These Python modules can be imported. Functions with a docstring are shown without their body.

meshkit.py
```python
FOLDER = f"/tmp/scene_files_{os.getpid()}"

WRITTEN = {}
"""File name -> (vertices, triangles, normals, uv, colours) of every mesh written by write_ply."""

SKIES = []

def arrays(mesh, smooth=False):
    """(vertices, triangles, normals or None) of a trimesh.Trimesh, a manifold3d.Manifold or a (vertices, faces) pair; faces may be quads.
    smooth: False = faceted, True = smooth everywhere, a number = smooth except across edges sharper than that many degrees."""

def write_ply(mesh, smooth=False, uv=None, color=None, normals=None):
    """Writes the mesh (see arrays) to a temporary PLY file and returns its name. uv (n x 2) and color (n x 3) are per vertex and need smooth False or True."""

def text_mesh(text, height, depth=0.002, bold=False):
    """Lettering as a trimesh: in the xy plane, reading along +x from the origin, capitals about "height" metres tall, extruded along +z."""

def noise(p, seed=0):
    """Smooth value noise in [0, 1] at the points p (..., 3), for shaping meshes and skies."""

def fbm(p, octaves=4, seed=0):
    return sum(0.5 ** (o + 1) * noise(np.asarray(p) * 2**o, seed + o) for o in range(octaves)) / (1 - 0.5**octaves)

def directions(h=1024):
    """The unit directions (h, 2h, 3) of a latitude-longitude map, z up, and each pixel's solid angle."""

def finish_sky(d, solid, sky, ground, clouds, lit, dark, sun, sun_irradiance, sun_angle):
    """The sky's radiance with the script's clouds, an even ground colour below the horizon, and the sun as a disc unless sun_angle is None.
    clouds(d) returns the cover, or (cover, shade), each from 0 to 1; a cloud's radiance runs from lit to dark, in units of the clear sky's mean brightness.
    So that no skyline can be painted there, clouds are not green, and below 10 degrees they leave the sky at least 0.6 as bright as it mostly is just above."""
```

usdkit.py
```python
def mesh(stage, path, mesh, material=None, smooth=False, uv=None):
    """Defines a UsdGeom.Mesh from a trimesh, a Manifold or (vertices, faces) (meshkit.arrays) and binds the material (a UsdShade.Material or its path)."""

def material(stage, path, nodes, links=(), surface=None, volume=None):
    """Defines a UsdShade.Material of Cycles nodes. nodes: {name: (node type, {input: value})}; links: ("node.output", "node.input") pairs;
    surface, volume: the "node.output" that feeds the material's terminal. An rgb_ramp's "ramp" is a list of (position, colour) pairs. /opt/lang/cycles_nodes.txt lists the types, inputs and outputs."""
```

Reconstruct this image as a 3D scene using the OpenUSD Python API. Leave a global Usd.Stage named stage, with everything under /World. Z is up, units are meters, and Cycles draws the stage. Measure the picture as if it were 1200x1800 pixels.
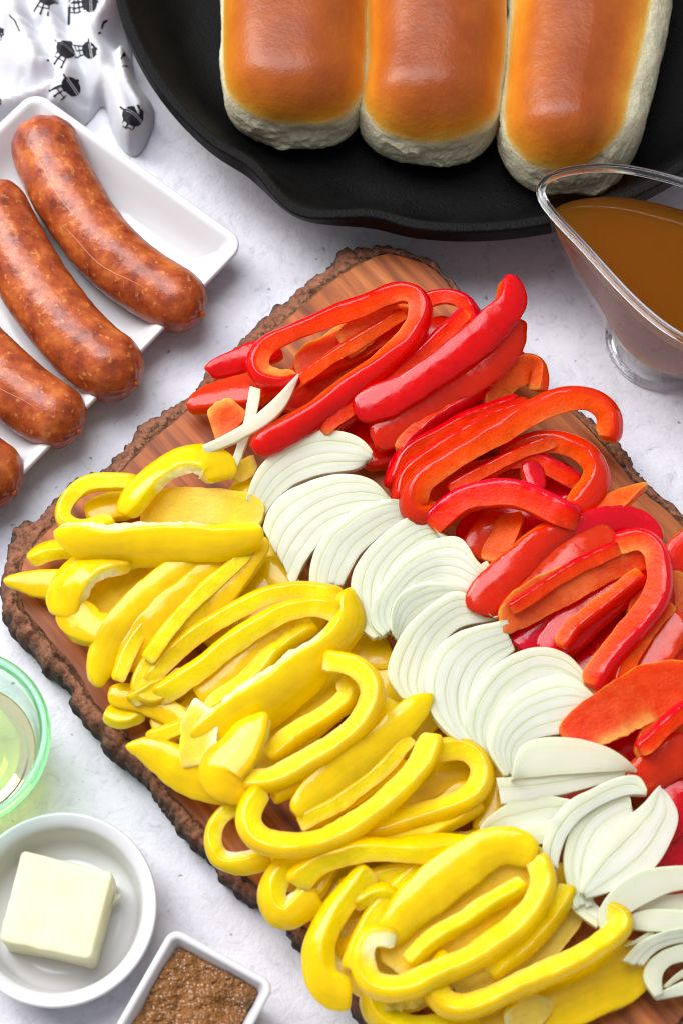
import math, random
import numpy as np, trimesh, usdkit, meshkit
from scipy.spatial import Delaunay
from scipy.interpolate import CubicSpline
import shapely
from shapely.geometry import Polygon, LineString, Point, box as sbox
from shapely import affinity
from pxr import Usd, UsdGeom, UsdLux, UsdShade, Gf, Sdf, Vt

rng = np.random.default_rng(7)
stage = Usd.Stage.CreateInMemory()
UsdGeom.SetStageUpAxis(stage, UsdGeom.Tokens.z); UsdGeom.SetStageMetersPerUnit(stage, 1.0)
UsdGeom.Xform.Define(stage, '/World'); UsdGeom.Scope.Define(stage, '/World/Looks')

# ---------------------------------------------------------------- camera, lamps, exposure
TILT, DIST, TV = math.radians(23), 0.88, 0.268
TH = TV * 2 / 3
CAM = np.array([0, -DIST * math.sin(TILT), DIST * math.cos(TILT)])
cam = UsdGeom.Camera.Define(stage, '/World/camera')
cam.AddTranslateOp().Set(Gf.Vec3d(*CAM)); cam.AddRotateXOp().Set(math.degrees(TILT))
cam.CreateHorizontalApertureAttr(24.0); cam.CreateVerticalApertureAttr(36.0)
cam.CreateFocalLengthAttr(12.0 / TH); cam.CreateClippingRangeAttr(Gf.Vec2f(0.01, 50))
cam.CreateFStopAttr(9.0); cam.CreateFocusDistanceAttr(0.86)
cam.CreateExposureAttr(0.71)

def rect_lamp(name, pos, target, w, h, inten, col):
    l = UsdLux.RectLight.Define(stage, '/World/' + name)
    l.CreateWidthAttr(w); l.CreateHeightAttr(h); l.CreateIntensityAttr(inten); l.CreateColorAttr(Gf.Vec3f(*col))
    m = Gf.Matrix4d().SetLookAt(Gf.Vec3d(*pos), Gf.Vec3d(*target), Gf.Vec3d(0, 0.01, 1)).GetInverse()
    l.AddTransformOp().Set(m)
rect_lamp('window_lamp', (-1.75, 1.25, 1.75), (0, 0, 0), 1.4, 1.4, 7.6, (1, 0.975, 0.94))  # out of view at the upper left, placed for the soft directional light
rect_lamp('ceiling_lamp', (-0.45, 0.75, 2.1), (0, 0, 0), 1.5, 1.5, 5.0, (0.96, 0.965, 1.0))  # out of view overhead, placed to soften and lighten the shadows
usdkit.material(stage, '/World/Looks/ambient_fill', {'b': ('background_shader', {'color': (0.95, 0.96, 1.0), 'strength': 0.25})}, surface='b.background')
dome = UsdLux.DomeLight.Define(stage, '/World/sky')  # even ambient fill added all round, lifts shadows and dark reflections; no sky
UsdShade.MaterialBindingAPI.Apply(dome.GetPrim()).Bind(UsdShade.Material.Get(stage, '/World/Looks/ambient_fill'))
dome.GetPrim().SetCustomDataByKey('kind', 'structure')

# ---------------------------------------------------------------- helpers
MM = 0.001
PX = 0.000245                                  # metres one photograph pixel spans at about board height
def P(x, y, z=0.0):
    """Where the sight line of a photograph pixel (1200 x 1800) meets the level z (metres)."""
    x, y, z = np.broadcast_arrays(np.asarray(x, float), np.asarray(y, float), np.asarray(z, float))
    dx, dv = (x - 600) / 600 * TH, (900 - y) / 900 * TV
    c, s = math.cos(TILT), math.sin(TILT)
    d = np.stack([dx, dv * c + s, dv * s - c], -1)
    t = (z - CAM[2]) / d[..., 2]
    return CAM + d * t[..., None]
def PP(pts, z): a = np.array(pts, float); return P(a[:, 0], a[:, 1], z)
def P2(pts, z): return PP(pts, z)[:, :2]

counts = {}
def path_of(name, parent):
    base = parent + '/' + name
    k = counts.get(base, 0); counts[base] = k + 1
    return base if k == 0 else f'{base}_{k:03d}'
def tag(prim, label=None, cat=None, group=None, kind=None):
    for k, v in (('label', label), ('category', cat), ('group', group), ('kind', kind)):
        if v: prim.SetCustomDataByKey(k, v)
def thing(name, label, cat, at, group=None):
    x = UsdGeom.Xform.Define(stage, path_of(name, '/World')); x.AddTranslateOp().Set(Gf.Vec3d(*map(float, at)))
    tag(x.GetPrim(), label, cat, group)
    x.base = np.array(at, float); return x
BASE = {}
def obj(name, mesh, mat, parent=None, label=None, cat=None, group=None, kind=None, smooth=True, at=None, attrs=None):
    """One Mesh prim given in world coordinates; stored relative to its thing's base."""
    pp = str(parent.GetPath()) if parent else '/World'
    path = path_of(name, pp)
    v, f = (np.asarray(mesh.vertices), np.asarray(mesh.faces)) if isinstance(mesh, trimesh.Trimesh) else mesh
    v = np.asarray(v, float)
    off = BASE[pp] if parent else (np.zeros(3) if at is None else np.asarray(at, float))
    m = usdkit.mesh(stage, path, (v - off, f), LOOK[mat], smooth=smooth)
    if parent is None and at is not None: m.AddTranslateOp().Set(Gf.Vec3d(*map(float, at)))
    BASE[path] = off
    for k, a in (attrs or {}).items():
        UsdGeom.PrimvarsAPI(m).CreatePrimvar(k, Sdf.ValueTypeNames.FloatArray, 'vertex').Set(Vt.FloatArray.FromNumpy(np.asarray(a, np.float32)))
    tag(m.GetPrim(), label, cat, group, kind)
    return m
_thing = thing
def thing(*a, **k):
    x = _thing(*a, **k); BASE[str(x.GetPath())] = x.base; return x

def grid_faces(n, m, closed=True):
    i, j = np.meshgrid(np.arange(n - 1), np.arange(m if closed else m - 1), indexing='ij')
    i, j = i.ravel(), j.ravel(); k = (j + 1) % m
    a, b, c, d = i * m + j, i * m + k, (i + 1) * m + k, (i + 1) * m + j
    return np.vstack([np.c_[a, b, c], np.c_[a, c, d]])
def skin_rings(rings, cap0=True, cap1=True):
    """Closed rings (n, m, 3) to a surface, with fans at the ends."""
    n, m = rings.shape[:2]
    v, f = rings.reshape(-1, 3), [grid_faces(n, m)]
    j = np.arange(m); k = (j + 1) % m
    if cap0: f.append(np.c_[np.full(m, len(v)), k, j]); v = np.vstack([v, rings[0].mean(0)])
    if cap1: f.append(np.c_[np.full(m, len(v)), (n - 1) * m + j, (n - 1) * m + k]); v = np.vstack([v, rings[-1].mean(0)])
    f = np.vstack(f)
    t = v[f]; vol = np.einsum('ij,ij->i', t[:, 0], np.cross(t[:, 1], t[:, 2])).sum()
    if vol < 0: f = f[:, ::-1]
    return v, f
def spline(pts, n, closed=False):
    p = np.asarray(pts, float)
    if closed: p = np.vstack([p, p[:1]])
    d = np.r_[0, np.cumsum(np.maximum(np.linalg.norm(np.diff(p[:, :2], axis=0), axis=1), 1e-9) ** 0.6)]
    cs = CubicSpline(d, p, bc_type='periodic' if closed else 'natural')
    q = cs(np.linspace(0, d[-1], 400))
    L = np.r_[0, np.cumsum(np.linalg.norm(np.diff(q[:, :min(3, q.shape[1])], axis=0), axis=1))]
    t = np.linspace(0, L[-1], n + 1)[:-1] if closed else np.linspace(0, L[-1], n)
    return np.stack([np.interp(t, L, q[:, k]) for k in range(q.shape[1])], 1)
def tri_poly(poly, step, jitter=0.15, seed=0):
    """Fine triangulation of a 2-D polygon: (points, faces, mask of outline points)."""
    r = np.random.default_rng(seed)
    ring = [poly.exterior] + list(poly.interiors)
    edge = np.vstack([np.array([g.interpolate(t).coords[0] for t in np.linspace(0, g.length, max(8, int(g.length / step)), endpoint=False)]) for g in ring])
    x0, y0, x1, y1 = poly.bounds
    X, Y = np.meshgrid(np.arange(x0, x1, step), np.arange(y0, y1, step)); X[::2] += step / 2
    p = np.c_[X.ravel(), Y.ravel()] + r.uniform(-jitter, jitter, (X.size, 2)) * step
    inn = poly.buffer(-step * 0.5)
    p = p[shapely.contains_xy(inn, p[:, 0], p[:, 1])] if not inn.is_empty else p[:0]
    q = np.vstack([edge, p]); f = Delaunay(q).simplices
    c = q[f].mean(1); f = f[shapely.contains_xy(poly, c[:, 0], c[:, 1])]
    a = q[f]; s = np.cross(a[:, 1] - a[:, 0], a[:, 2] - a[:, 0]); f = f[np.abs(s) > 1e-14]; s = s[np.abs(s) > 1e-14]
    f[s < 0] = f[s < 0][:, ::-1]
    return q, f, len(edge)
def fb(p, scale, octaves=3, seed=0): return meshkit.fbm(np.asarray(p) * scale + 50.0, octaves, seed) - 0.5
def lathe(prof, n=128, c=(0, 0)):
    prof = np.array(prof, float); a = np.linspace(0, 2 * math.pi, n, endpoint=False)
    r = np.stack([np.stack([c[0] + x * np.cos(a), c[1] + x * np.sin(a), np.full(n, z)], 1) for x, z in prof])
    return skin_rings(r)
def rounded(pts, r, k=6):
    """Round the corners of an open profile with the radius r (a number or one per point)."""
    pts = [np.array(p, float) for p in pts]; out = [pts[0]]
    for i in range(1, len(pts) - 1):
        a, b, c = pts[i - 1], pts[i], pts[i + 1]; rr = r[i] if np.ndim(r) else r
        d0, d1 = min(rr, np.linalg.norm(a - b) * .48), min(rr, np.linalg.norm(c - b) * .48)
        p, q = b + (a - b) / np.linalg.norm(a - b) * d0, b + (c - b) / np.linalg.norm(c - b) * d1
        out += [(1 - t) ** 2 * p + 2 * t * (1 - t) * b + t * t * q for t in np.linspace(0, 1, k)]
    return np.array(out + [pts[-1]])

# ---------------------------------------------------------------- materials
LOOK = {}
def look(name, nodes, links, surface='p.BSDF', volume=None):
    LOOK[name] = usdkit.material(stage, '/World/Looks/' + name, nodes, links, surface=surface, volume=volume)
OBJ = ('texture_coordinate', {})
def noise(scale, detail=3, rough=0.55, dist=0.0): return ('noise_texture', {'scale': scale, 'detail': detail, 'roughness': rough, 'distortion': dist})

look('plaster', {
    'g': ('geometry', {}), 'a': noise(9, 6, .65), 'b': noise(120, 6, .75, .8), 'c': noise(420, 3, .6), 'sp': noise(210, 2, .5),
    'ra': ('rgb_ramp', {'ramp': [(0.3, (.59, .58, .645)), (0.5, (.635, .63, .69)), (0.7, (.68, .675, .72))]}),
    'rb': ('rgb_ramp', {'ramp': [(0.28, (.58, .58, .63)), (0.40, (.88, .88, .90)), (0.50, (1, 1, 1)), (1, (1, 1, 1))]}),
    'rs': ('rgb_ramp', {'ramp': [(0.25, (.40, .39, .43)), (0.30, (1, 1, 1)), (1, (1, 1, 1))]}),
    'm1': ('mix', {'mix_type': 'multiply', 'fac': 0.85}), 'm2': ('mix', {'mix_type': 'multiply', 'fac': 0.9}),
    'h': ('math', {'math_type': 'multiply_add', 'value2': 0.6}),
    'bu': ('bump', {'strength': 0.5, 'distance': 0.0012}), 'p': ('principled_bsdf', {'roughness': 0.72, 'specular_ior_level': 0.3})},
    [('g.position', 'a.vector'), ('g.position', 'b.vector'), ('g.position', 'c.vector'), ('g.position', 'sp.vector'), ('a.fac', 'ra.fac'), ('b.fac', 'rb.fac'), ('sp.fac', 'rs.fac'),
     ('ra.color', 'm1.color1'), ('rb.color', 'm1.color2'), ('m1.color', 'm2.color1'), ('rs.color', 'm2.color2'), ('m2.color', 'p.base_color'),
     ('c.fac', 'h.value1'), ('b.fac', 'h.value3'), ('h.value', 'bu.height'), ('bu.normal', 'p.normal')])

def pepper_look(name, skin, flesh, inner, pith, ssr):
    look(name, {
        't': OBJ, 'as': ('attribute', {'attribute': 'skin'}), 'ai': ('attribute', {'attribute': 'inner'}), 'ap': ('attribute', {'attribute': 'pith'}),
        'n1': noise(60, 3), 'n2': noise(620, 3, .6), 'n3': noise(260, 4, .65), 'oi': ('object_info', {}),
        'pm': ('math', {'math_type': 'multiply_add', 'value2': 0.9, 'value3': -0.45}), 'pa': ('math', {'math_type': 'add', 'use_clamp': True}), 'pb': ('math', {'math_type': 'multiply', 'use_clamp': True}),
        'c1': ('mix', {'color1': flesh, 'color2': skin}), 'c2': ('mix', {'color2': inner}), 'c3': ('mix', {'color2': pith}),
        'v': ('map_range', {'from_min': 0.25, 'from_max': 0.75, 'to_min': 0.80, 'to_max': 1.14}), 'hv': ('hsv', {}),
        'xa': ('attribute', {'attribute': 'across'}), 'xl': ('attribute', {'attribute': 'along'}), 'cx': ('combine_xyz', {}), 'wz': ('math', {'math_type': 'multiply', 'value2': 40.0}), 'st': noise(1.6, 4, .6, .3),
        'vs': ('map_range', {'from_min': 0.3, 'from_max': 0.7, 'to_min': 0.93, 'to_max': 1.06}), 'vm': ('math', {'math_type': 'multiply'}),
        'rn': ('map_range', {'from_min': 0.35, 'from_max': 0.65, 'to_min': -0.12, 'to_max': 0.14}), 'ra': ('math', {'math_type': 'add', 'use_clamp': True}), 'bh': ('math', {'math_type': 'multiply_add', 'value2': 0.5}), 'sl': ('map_range', {'to_min': 0.14, 'to_max': 0.34}),
        'hu': ('map_range', {'to_min': 0.494, 'to_max': 0.506}), 'hn': ('math', {'math_type': 'multiply'}),
        'ro': ('map_range', {'to_min': 0.40, 'to_max': 0.14}), 'bs': ('map_range', {'to_min': 0.55, 'to_max': 0.07}),
        'bu': ('bump', {'distance': 0.0007}),
        'p': ('principled_bsdf', {'subsurface_weight': 0.5, 'subsurface_radius': ssr, 'subsurface_scale': 0.006})},
        [('t.object', 'n1.vector'), ('t.object', 'n2.vector'), ('t.object', 'n3.vector'), ('as.fac', 'c1.fac'), ('c1.color', 'c2.color1'), ('ai.fac', 'c2.fac'),
         ('n3.fac', 'pm.value1'), ('pm.value', 'pa.value1'), ('ap.fac', 'pa.value2'), ('pa.value', 'pb.value1'), ('ap.fac', 'pb.value2'), ('pb.value', 'c3.fac'), ('c2.color', 'c3.color1'),
         ('xa.fac', 'cx.x'), ('xl.fac', 'cx.y'), ('oi.random', 'wz.value1'), ('wz.value', 'cx.z'), ('cx.vector', 'st.vector'), ('st.fac', 'vs.value'), ('vs.result', 'vm.value1'), ('v.result', 'vm.value2'), ('n1.fac', 'v.value'), ('vm.value', 'hv.value'), ('oi.random', 'hu.value'), ('hu.result', 'hv.hue'), ('c3.color', 'hv.color'), ('hv.color', 'p.base_color'),
         ('as.fac', 'ro.value'), ('as.fac', 'sl.value'), ('sl.result', 'p.specular_ior_level'), ('ro.result', 'ra.value1'), ('n3.fac', 'rn.value'), ('rn.result', 'ra.value2'), ('ra.value', 'p.roughness'), ('as.fac', 'bs.value'), ('bs.result', 'bu.strength'), ('st.fac', 'bh.value1'), ('n2.fac', 'bh.value3'), ('bh.value', 'bu.height'), ('bu.normal', 'p.normal')])
pepper_look('yellow_pepper', (.92, .50, .0), (.97, .665, .004), (.93, .51, .0), (.95, .84, .36), (1, .6, .05))
pepper_look('red_pepper', (.60, .004, .0), (.85, .044, .0), (.76, .034, .0), (.86, .30, .06), (1, .15, .02))

look('onion', {
    't': OBJ, 'aa': ('attribute', {'attribute': 'across'}), 'al': ('attribute', {'attribute': 'along'}), 'af': ('attribute', {'attribute': 'frac'}),
    'cx': ('combine_xyz', {}), 's1': ('math', {'math_type': 'multiply', 'value2': 22.0}), 's2': ('math', {'math_type': 'multiply', 'value2': 2.0}),
    'n': noise(1.0, 4, .6), 'oi': ('object_info', {}), 'w': ('math', {'math_type': 'multiply', 'value2': 30.0}),
    'na': ('math', {'math_type': 'multiply_add', 'value2': 1.1, 'value3': -0.55}), 'sf': ('math', {'math_type': 'add'}),
    'r': ('rgb_ramp', {'ramp': [(0.0, (.62, .69, .42)), (0.10, (.70, .76, .54)), (0.36, (.76, .80, .63)), (0.6, (.80, .83, .69)), (0.88, (.76, .80, .63)), (1, (.70, .75, .52))]}),
    'ar': ('attribute', {'attribute': 'rim'}), 'mr': ('mix', {'color2': (.72, .80, .42)}), 'ml': ('math', {'math_type': 'multiply', 'value2': .45}), 'bu': ('bump', {'strength': 0.18, 'distance': 0.0005}),
    'p': ('principled_bsdf', {'roughness': 0.30, 'specular_ior_level': .4, 'subsurface_weight': 0.45, 'subsurface_radius': (1, 1, .75), 'subsurface_scale': 0.004})},
    [('aa.fac', 's1.value1'), ('al.fac', 's2.value1'), ('s1.value', 'cx.x'), ('s2.value', 'cx.y'), ('oi.random', 'w.value1'), ('w.value', 'cx.z'), ('cx.vector', 'n.vector'),
     ('n.fac', 'na.value1'), ('na.value', 'sf.value1'), ('af.fac', 'sf.value2'), ('sf.value', 'r.fac'), ('r.color', 'mr.color1'), ('ar.fac', 'ml.value1'), ('ml.value', 'mr.fac'), ('mr.color', 'p.base_color'), ('n.fac', 'bu.height'), ('bu.normal', 'p.normal')])

look('wood', {
    'g': ('geometry', {}), 'mp': ('mapping', {'mapping_type': 'texture', 'rotation': (0, 0, math.radians(-50)), 'scale': (1 / 9, 1 / 130, 1 / 60)}), 'mq': ('mapping', {'mapping_type': 'texture', 'rotation': (0, 0, math.radians(-50)), 'scale': (1 / 3.5, 1 / 26, 1 / 10)}),
    'n': noise(1.0, 5, .62, .4), 'q': noise(1.0, 4, .55, 1.2), 'f': noise(900, 2),
    'r': ('rgb_ramp', {'ramp': [(0.25, (.060, .016, .005)), (0.42, (.20, .052, .011)), (0.55, (.34, .098, .020)), (0.72, (.47, .18, .048))]}),
    'r2': ('rgb_ramp', {'ramp': [(0.30, (.62, .55, .5)), (0.5, (1, .95, .9)), (0.62, (1.0, 1.0, 1.0)), (0.70, (1.0, 1.2, 1.35))]}),
    'm': ('mix', {'mix_type': 'multiply', 'fac': 1.0}), 'bu': ('bump', {'strength': 0.25, 'distance': 0.0008}),
    'p': ('principled_bsdf', {'roughness': 0.45, 'specular_ior_level': .22})},
    [('g.position', 'mp.vector'), ('g.position', 'mq.vector'), ('mp.vector', 'n.vector'), ('mq.vector', 'q.vector'), ('n.fac', 'r.fac'), ('q.fac', 'r2.fac'),
     ('r.color', 'm.color1'), ('r2.color', 'm.color2'), ('m.color', 'p.base_color'), ('n.fac', 'bu.height'), ('bu.normal', 'p.normal')])
look('bark', {
    'g': ('geometry', {}), 'ae': ('attribute', {'attribute': 'edge'}), 'n': noise(95, 6, .7, .5), 'n2': noise(420, 4, .65), 'n3': noise(28, 3),
    'ad': ('math', {'math_type': 'multiply_add', 'value2': 1.1, 'value3': -0.58}), 'sm': ('math', {'math_type': 'add'}),
    'r': ('rgb_ramp', {'ramp': [(0.0, (.20, .07, .028)), (0.14, (.05, .025, .016)), (0.22, (.26, .115, .062)), (0.42, (.21, .085, .05)), (0.60, (.15, .075, .045)), (0.80, (.045, .033, .027)), (1, (.05, .042, .038))]}),
    'r2': ('rgb_ramp', {'ramp': [(0.3, (.30, .28, .27)), (0.48, (.9, .9, .9)), (.75, (1.4, 1.35, 1.3))]}), 'm': ('mix', {'mix_type': 'multiply', 'fac': 1.0}),
    'bu': ('bump', {'strength': 0.9, 'distance': 0.002}), 'p': ('principled_bsdf', {'roughness': 0.85, 'specular_ior_level': 0.25})},
    [('g.position', 'n.vector'), ('g.position', 'n2.vector'), ('g.position', 'n3.vector'), ('n.fac', 'ad.value1'), ('ad.value', 'sm.value1'), ('ae.fac', 'sm.value2'), ('sm.value', 'r.fac'), ('n2.fac', 'r2.fac'),
     ('r.color', 'm.color1'), ('r2.color', 'm.color2'), ('m.color', 'p.base_color'), ('n2.fac', 'bu.height'), ('bu.normal', 'p.normal')])

look('cast_iron', {'g': ('geometry', {}), 'n': noise(900, 3, .6), 'n2': noise(40, 4, .6), 'ro': ('map_range', {'from_min': .3, 'from_max': .7, 'to_min': .45, 'to_max': .62}), 'bu': ('bump', {'strength': .8, 'distance': .0008}),
    'r': ('rgb_ramp', {'ramp': [(.3, (.002, .002, .002)), (.7, (.006, .0058, .0056))]}), 'p': ('principled_bsdf', {'specular_ior_level': .09})},
    [('g.position', 'n.vector'), ('g.position', 'n2.vector'), ('n2.fac', 'ro.value'), ('ro.result', 'p.roughness'), ('n2.fac', 'r.fac'), ('r.color', 'p.base_color'), ('n.fac', 'bu.height'), ('bu.normal', 'p.normal')])
look('bread', {'g': ('geometry', {}), 'ac': ('attribute', {'attribute': 'crust'}), 'n': noise(38, 4, .6), 'n2': noise(700, 3), 'n3': noise(260, 3, .6), 'n4': noise(120, 3, .6),
    'd': ('math', {'math_type': 'multiply_add', 'value2': .22, 'value3': -.11}), 'a': ('math', {'math_type': 'add'}),
    'r': ('rgb_ramp', {'ramp': [(.10, (.72, .66, .46)), (.26, (.74, .67, .42)), (.34, (.74, .50, .18)), (.46, (.70, .36, .045)), (.58, (.57, .20, .016)), (.76, (.38, .095, .009)), (.94, (.24, .050, .008)), (1, (.20, .040, .008))]}),
    'ro': ('map_range', {'from_min': .25, 'from_max': .5, 'to_min': .8, 'to_max': .33, 'clamp': True}),
    'bs': ('map_range', {'from_min': .2, 'from_max': .45, 'to_min': .8, 'to_max': .30, 'clamp': True}), 'ha': ('math', {'math_type': 'multiply_add', 'value2': .35}),
    'bu': ('bump', {'distance': .0009}), 'p': ('principled_bsdf', {'subsurface_weight': .12, 'subsurface_scale': .004, 'specular_ior_level': .26})},
    [('g.position', 'n.vector'), ('g.position', 'n2.vector'), ('g.position', 'n3.vector'), ('n.fac', 'd.value1'), ('d.value', 'a.value1'), ('ac.fac', 'a.value2'), ('a.value', 'r.fac'), ('r.color', 'p.base_color'),
     ('ac.fac', 'ro.value'), ('ro.result', 'p.roughness'), ('ac.fac', 'bs.value'), ('bs.result', 'bu.strength'), ('n2.fac', 'ha.value1'), ('n3.fac', 'ha.value3'), ('ha.value', 'bu.height'), ('bu.normal', 'p.normal')])
look('sausage', {'t': OBJ, 'n': noise(105, 5, .65), 'v': noise(280, 3, .6), 'n2': noise(26, 2), 'f': noise(300, 3),
    'r': ('rgb_ramp', {'ramp': [(.30, (.13, .022, .008)), (.44, (.27, .046, .011)), (.56, (.37, .078, .016)), (.72, (.50, .15, .03))]}),
    'r2': ('rgb_ramp', {'ramp': [(.60, (0, 0, 0)), (.68, (1, 1, 1))]}), 'm': ('mix', {'color2': (.58, .25, .07)}), 'ml': ('math', {'math_type': 'multiply', 'value2': .55}),
    'bu': ('bump', {'strength': .35, 'distance': .0012}), 'p': ('principled_bsdf', {'roughness': .33, 'specular_ior_level': .35, 'subsurface_weight': .12, 'subsurface_scale': .003, 'coat_weight': .12, 'coat_roughness': .15})},
    [('t.object', 'n.vector'), ('t.object', 'v.vector'), ('n.fac', 'r.fac'), ('v.fac', 'r2.fac'), ('r2.color', 'ml.value1'), ('ml.value', 'm.fac'), ('r.color', 'm.color1'), ('m.color', 'p.base_color'),
     ('v.fac', 'bu.height'), ('bu.normal', 'p.normal')])
look('casing_film', {'p': ('principled_bsdf', {'base_color': (.80, .46, .30), 'roughness': .3, 'alpha': .32})}, [])
look('porcelain', {'g': ('geometry', {}), 'n': noise(14, 3), 'bu': ('bump', {'strength': .06, 'distance': .002}), 'p': ('principled_bsdf', {'base_color': (.56, .56, .58), 'roughness': .14})},
     [('g.position', 'n.vector'), ('n.fac', 'bu.height'), ('bu.normal', 'p.normal')])
look('cloth', {'g': ('geometry', {}), 'n': noise(900, 2), 'n2': noise(60, 4), 'a': ('math', {'math_type': 'multiply_add', 'value2': .3}), 'bu': ('bump', {'strength': .35, 'distance': .001}),
    'p': ('principled_bsdf', {'base_color': (.55, .55, .59), 'roughness': .9, 'sheen_weight': .2, 'subsurface_weight': .1, 'subsurface_scale': .002})},
    [('g.position', 'n.vector'), ('g.position', 'n2.vector'), ('n.fac', 'a.value1'), ('n2.fac', 'a.value3'), ('a.value', 'bu.height'), ('bu.normal', 'p.normal')])
look('print_ink', {'g': ('geometry', {}), 'n': noise(700, 2), 'r': ('rgb_ramp', {'ramp': [(.3, (.012, .012, .014)), (.75, (.04, .04, .045))]}), 'p': ('principled_bsdf', {'roughness': .9, 'specular_ior_level': .15})},
     [('g.position', 'n.vector'), ('n.fac', 'r.fac'), ('r.color', 'p.base_color')])
look('clear_glass', {'t': ('transparent_bsdf', {'color': (.975, .98, .98)}), 'g': ('glossy_bsdf', {'color': (1, 1, 1), 'roughness': .02}), 'f': ('fresnel', {'IOR': 1.27}), 'ge': ('geometry', {}), 'iv': ('math', {'math_type': 'subtract', 'value1': 1.0}), 'mu': ('math', {'math_type': 'multiply'}), 'm': ('mix_closure', {})},
    [('ge.backfacing', 'iv.value2'), ('f.fac', 'mu.value1'), ('iv.value', 'mu.value2'), ('mu.value', 'm.fac'), ('t.BSDF', 'm.closure1'), ('g.BSDF', 'm.closure2')], surface='m.closure')
look('solid_glass', {'p': ('principled_bsdf', {'base_color': (1, 1, 1), 'roughness': .0, 'ior': 1.45, 'transmission_weight': 1.0})}, [])
look('tinted_glass', {'t': ('transparent_bsdf', {'color': (.86, .975, .90)}), 'g': ('glossy_bsdf', {'color': (1, 1, 1), 'roughness': .02}), 'f': ('fresnel', {'IOR': 1.45}), 'ge': ('geometry', {}), 'iv': ('math', {'math_type': 'subtract', 'value1': 1.0}), 'mu': ('math', {'math_type': 'multiply'}), 'm': ('mix_closure', {})},
    [('ge.backfacing', 'iv.value2'), ('f.fac', 'mu.value1'), ('iv.value', 'mu.value2'), ('mu.value', 'm.fac'), ('t.BSDF', 'm.closure1'), ('g.BSDF', 'm.closure2')], surface='m.closure')
look('green_glass', {'p': ('principled_bsdf', {'base_color': (.50, .94, .62), 'roughness': .0, 'ior': 1.45, 'transmission_weight': .84})}, [])
look('broth_depth', {'p': ('principled_bsdf', {'base_color': (.15, .036, .001), 'roughness': .5, 'specular_ior_level': 0.0, 'subsurface_weight': .6, 'subsurface_radius': (1, .4, .05), 'subsurface_scale': .01})}, [])
look('broth', {'p': ('principled_bsdf', {'base_color': (.135, .036, .001), 'specular_ior_level': .22, 'roughness': .03, 'ior': 1.34, 'subsurface_weight': .8, 'subsurface_radius': (1, .4, .05), 'subsurface_scale': .01})}, [])
look('oil', {'p': ('principled_bsdf', {'base_color': (.96, .93, .28), 'roughness': .0, 'ior': 1.46, 'transmission_weight': 1.0})}, [])
look('butter', {'g': ('geometry', {}), 'n': noise(70, 4, .6), 'bu': ('bump', {'strength': .25, 'distance': .0012}), 'r': ('rgb_ramp', {'ramp': [(.3, (.61, .57, .33)), (.7, (.65, .615, .40))]}),
    'p': ('principled_bsdf', {'roughness': .38, 'subsurface_weight': .4, 'subsurface_radius': (1, .8, .4), 'subsurface_scale': .006})},
    [('g.position', 'n.vector'), ('n.fac', 'bu.height'), ('bu.normal', 'p.normal'), ('n.fac', 'r.fac'), ('r.color', 'p.base_color')])
look('wax_paper', {'p': ('principled_bsdf', {'base_color': (.82, .82, .78), 'roughness': .5})}, [])
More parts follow.
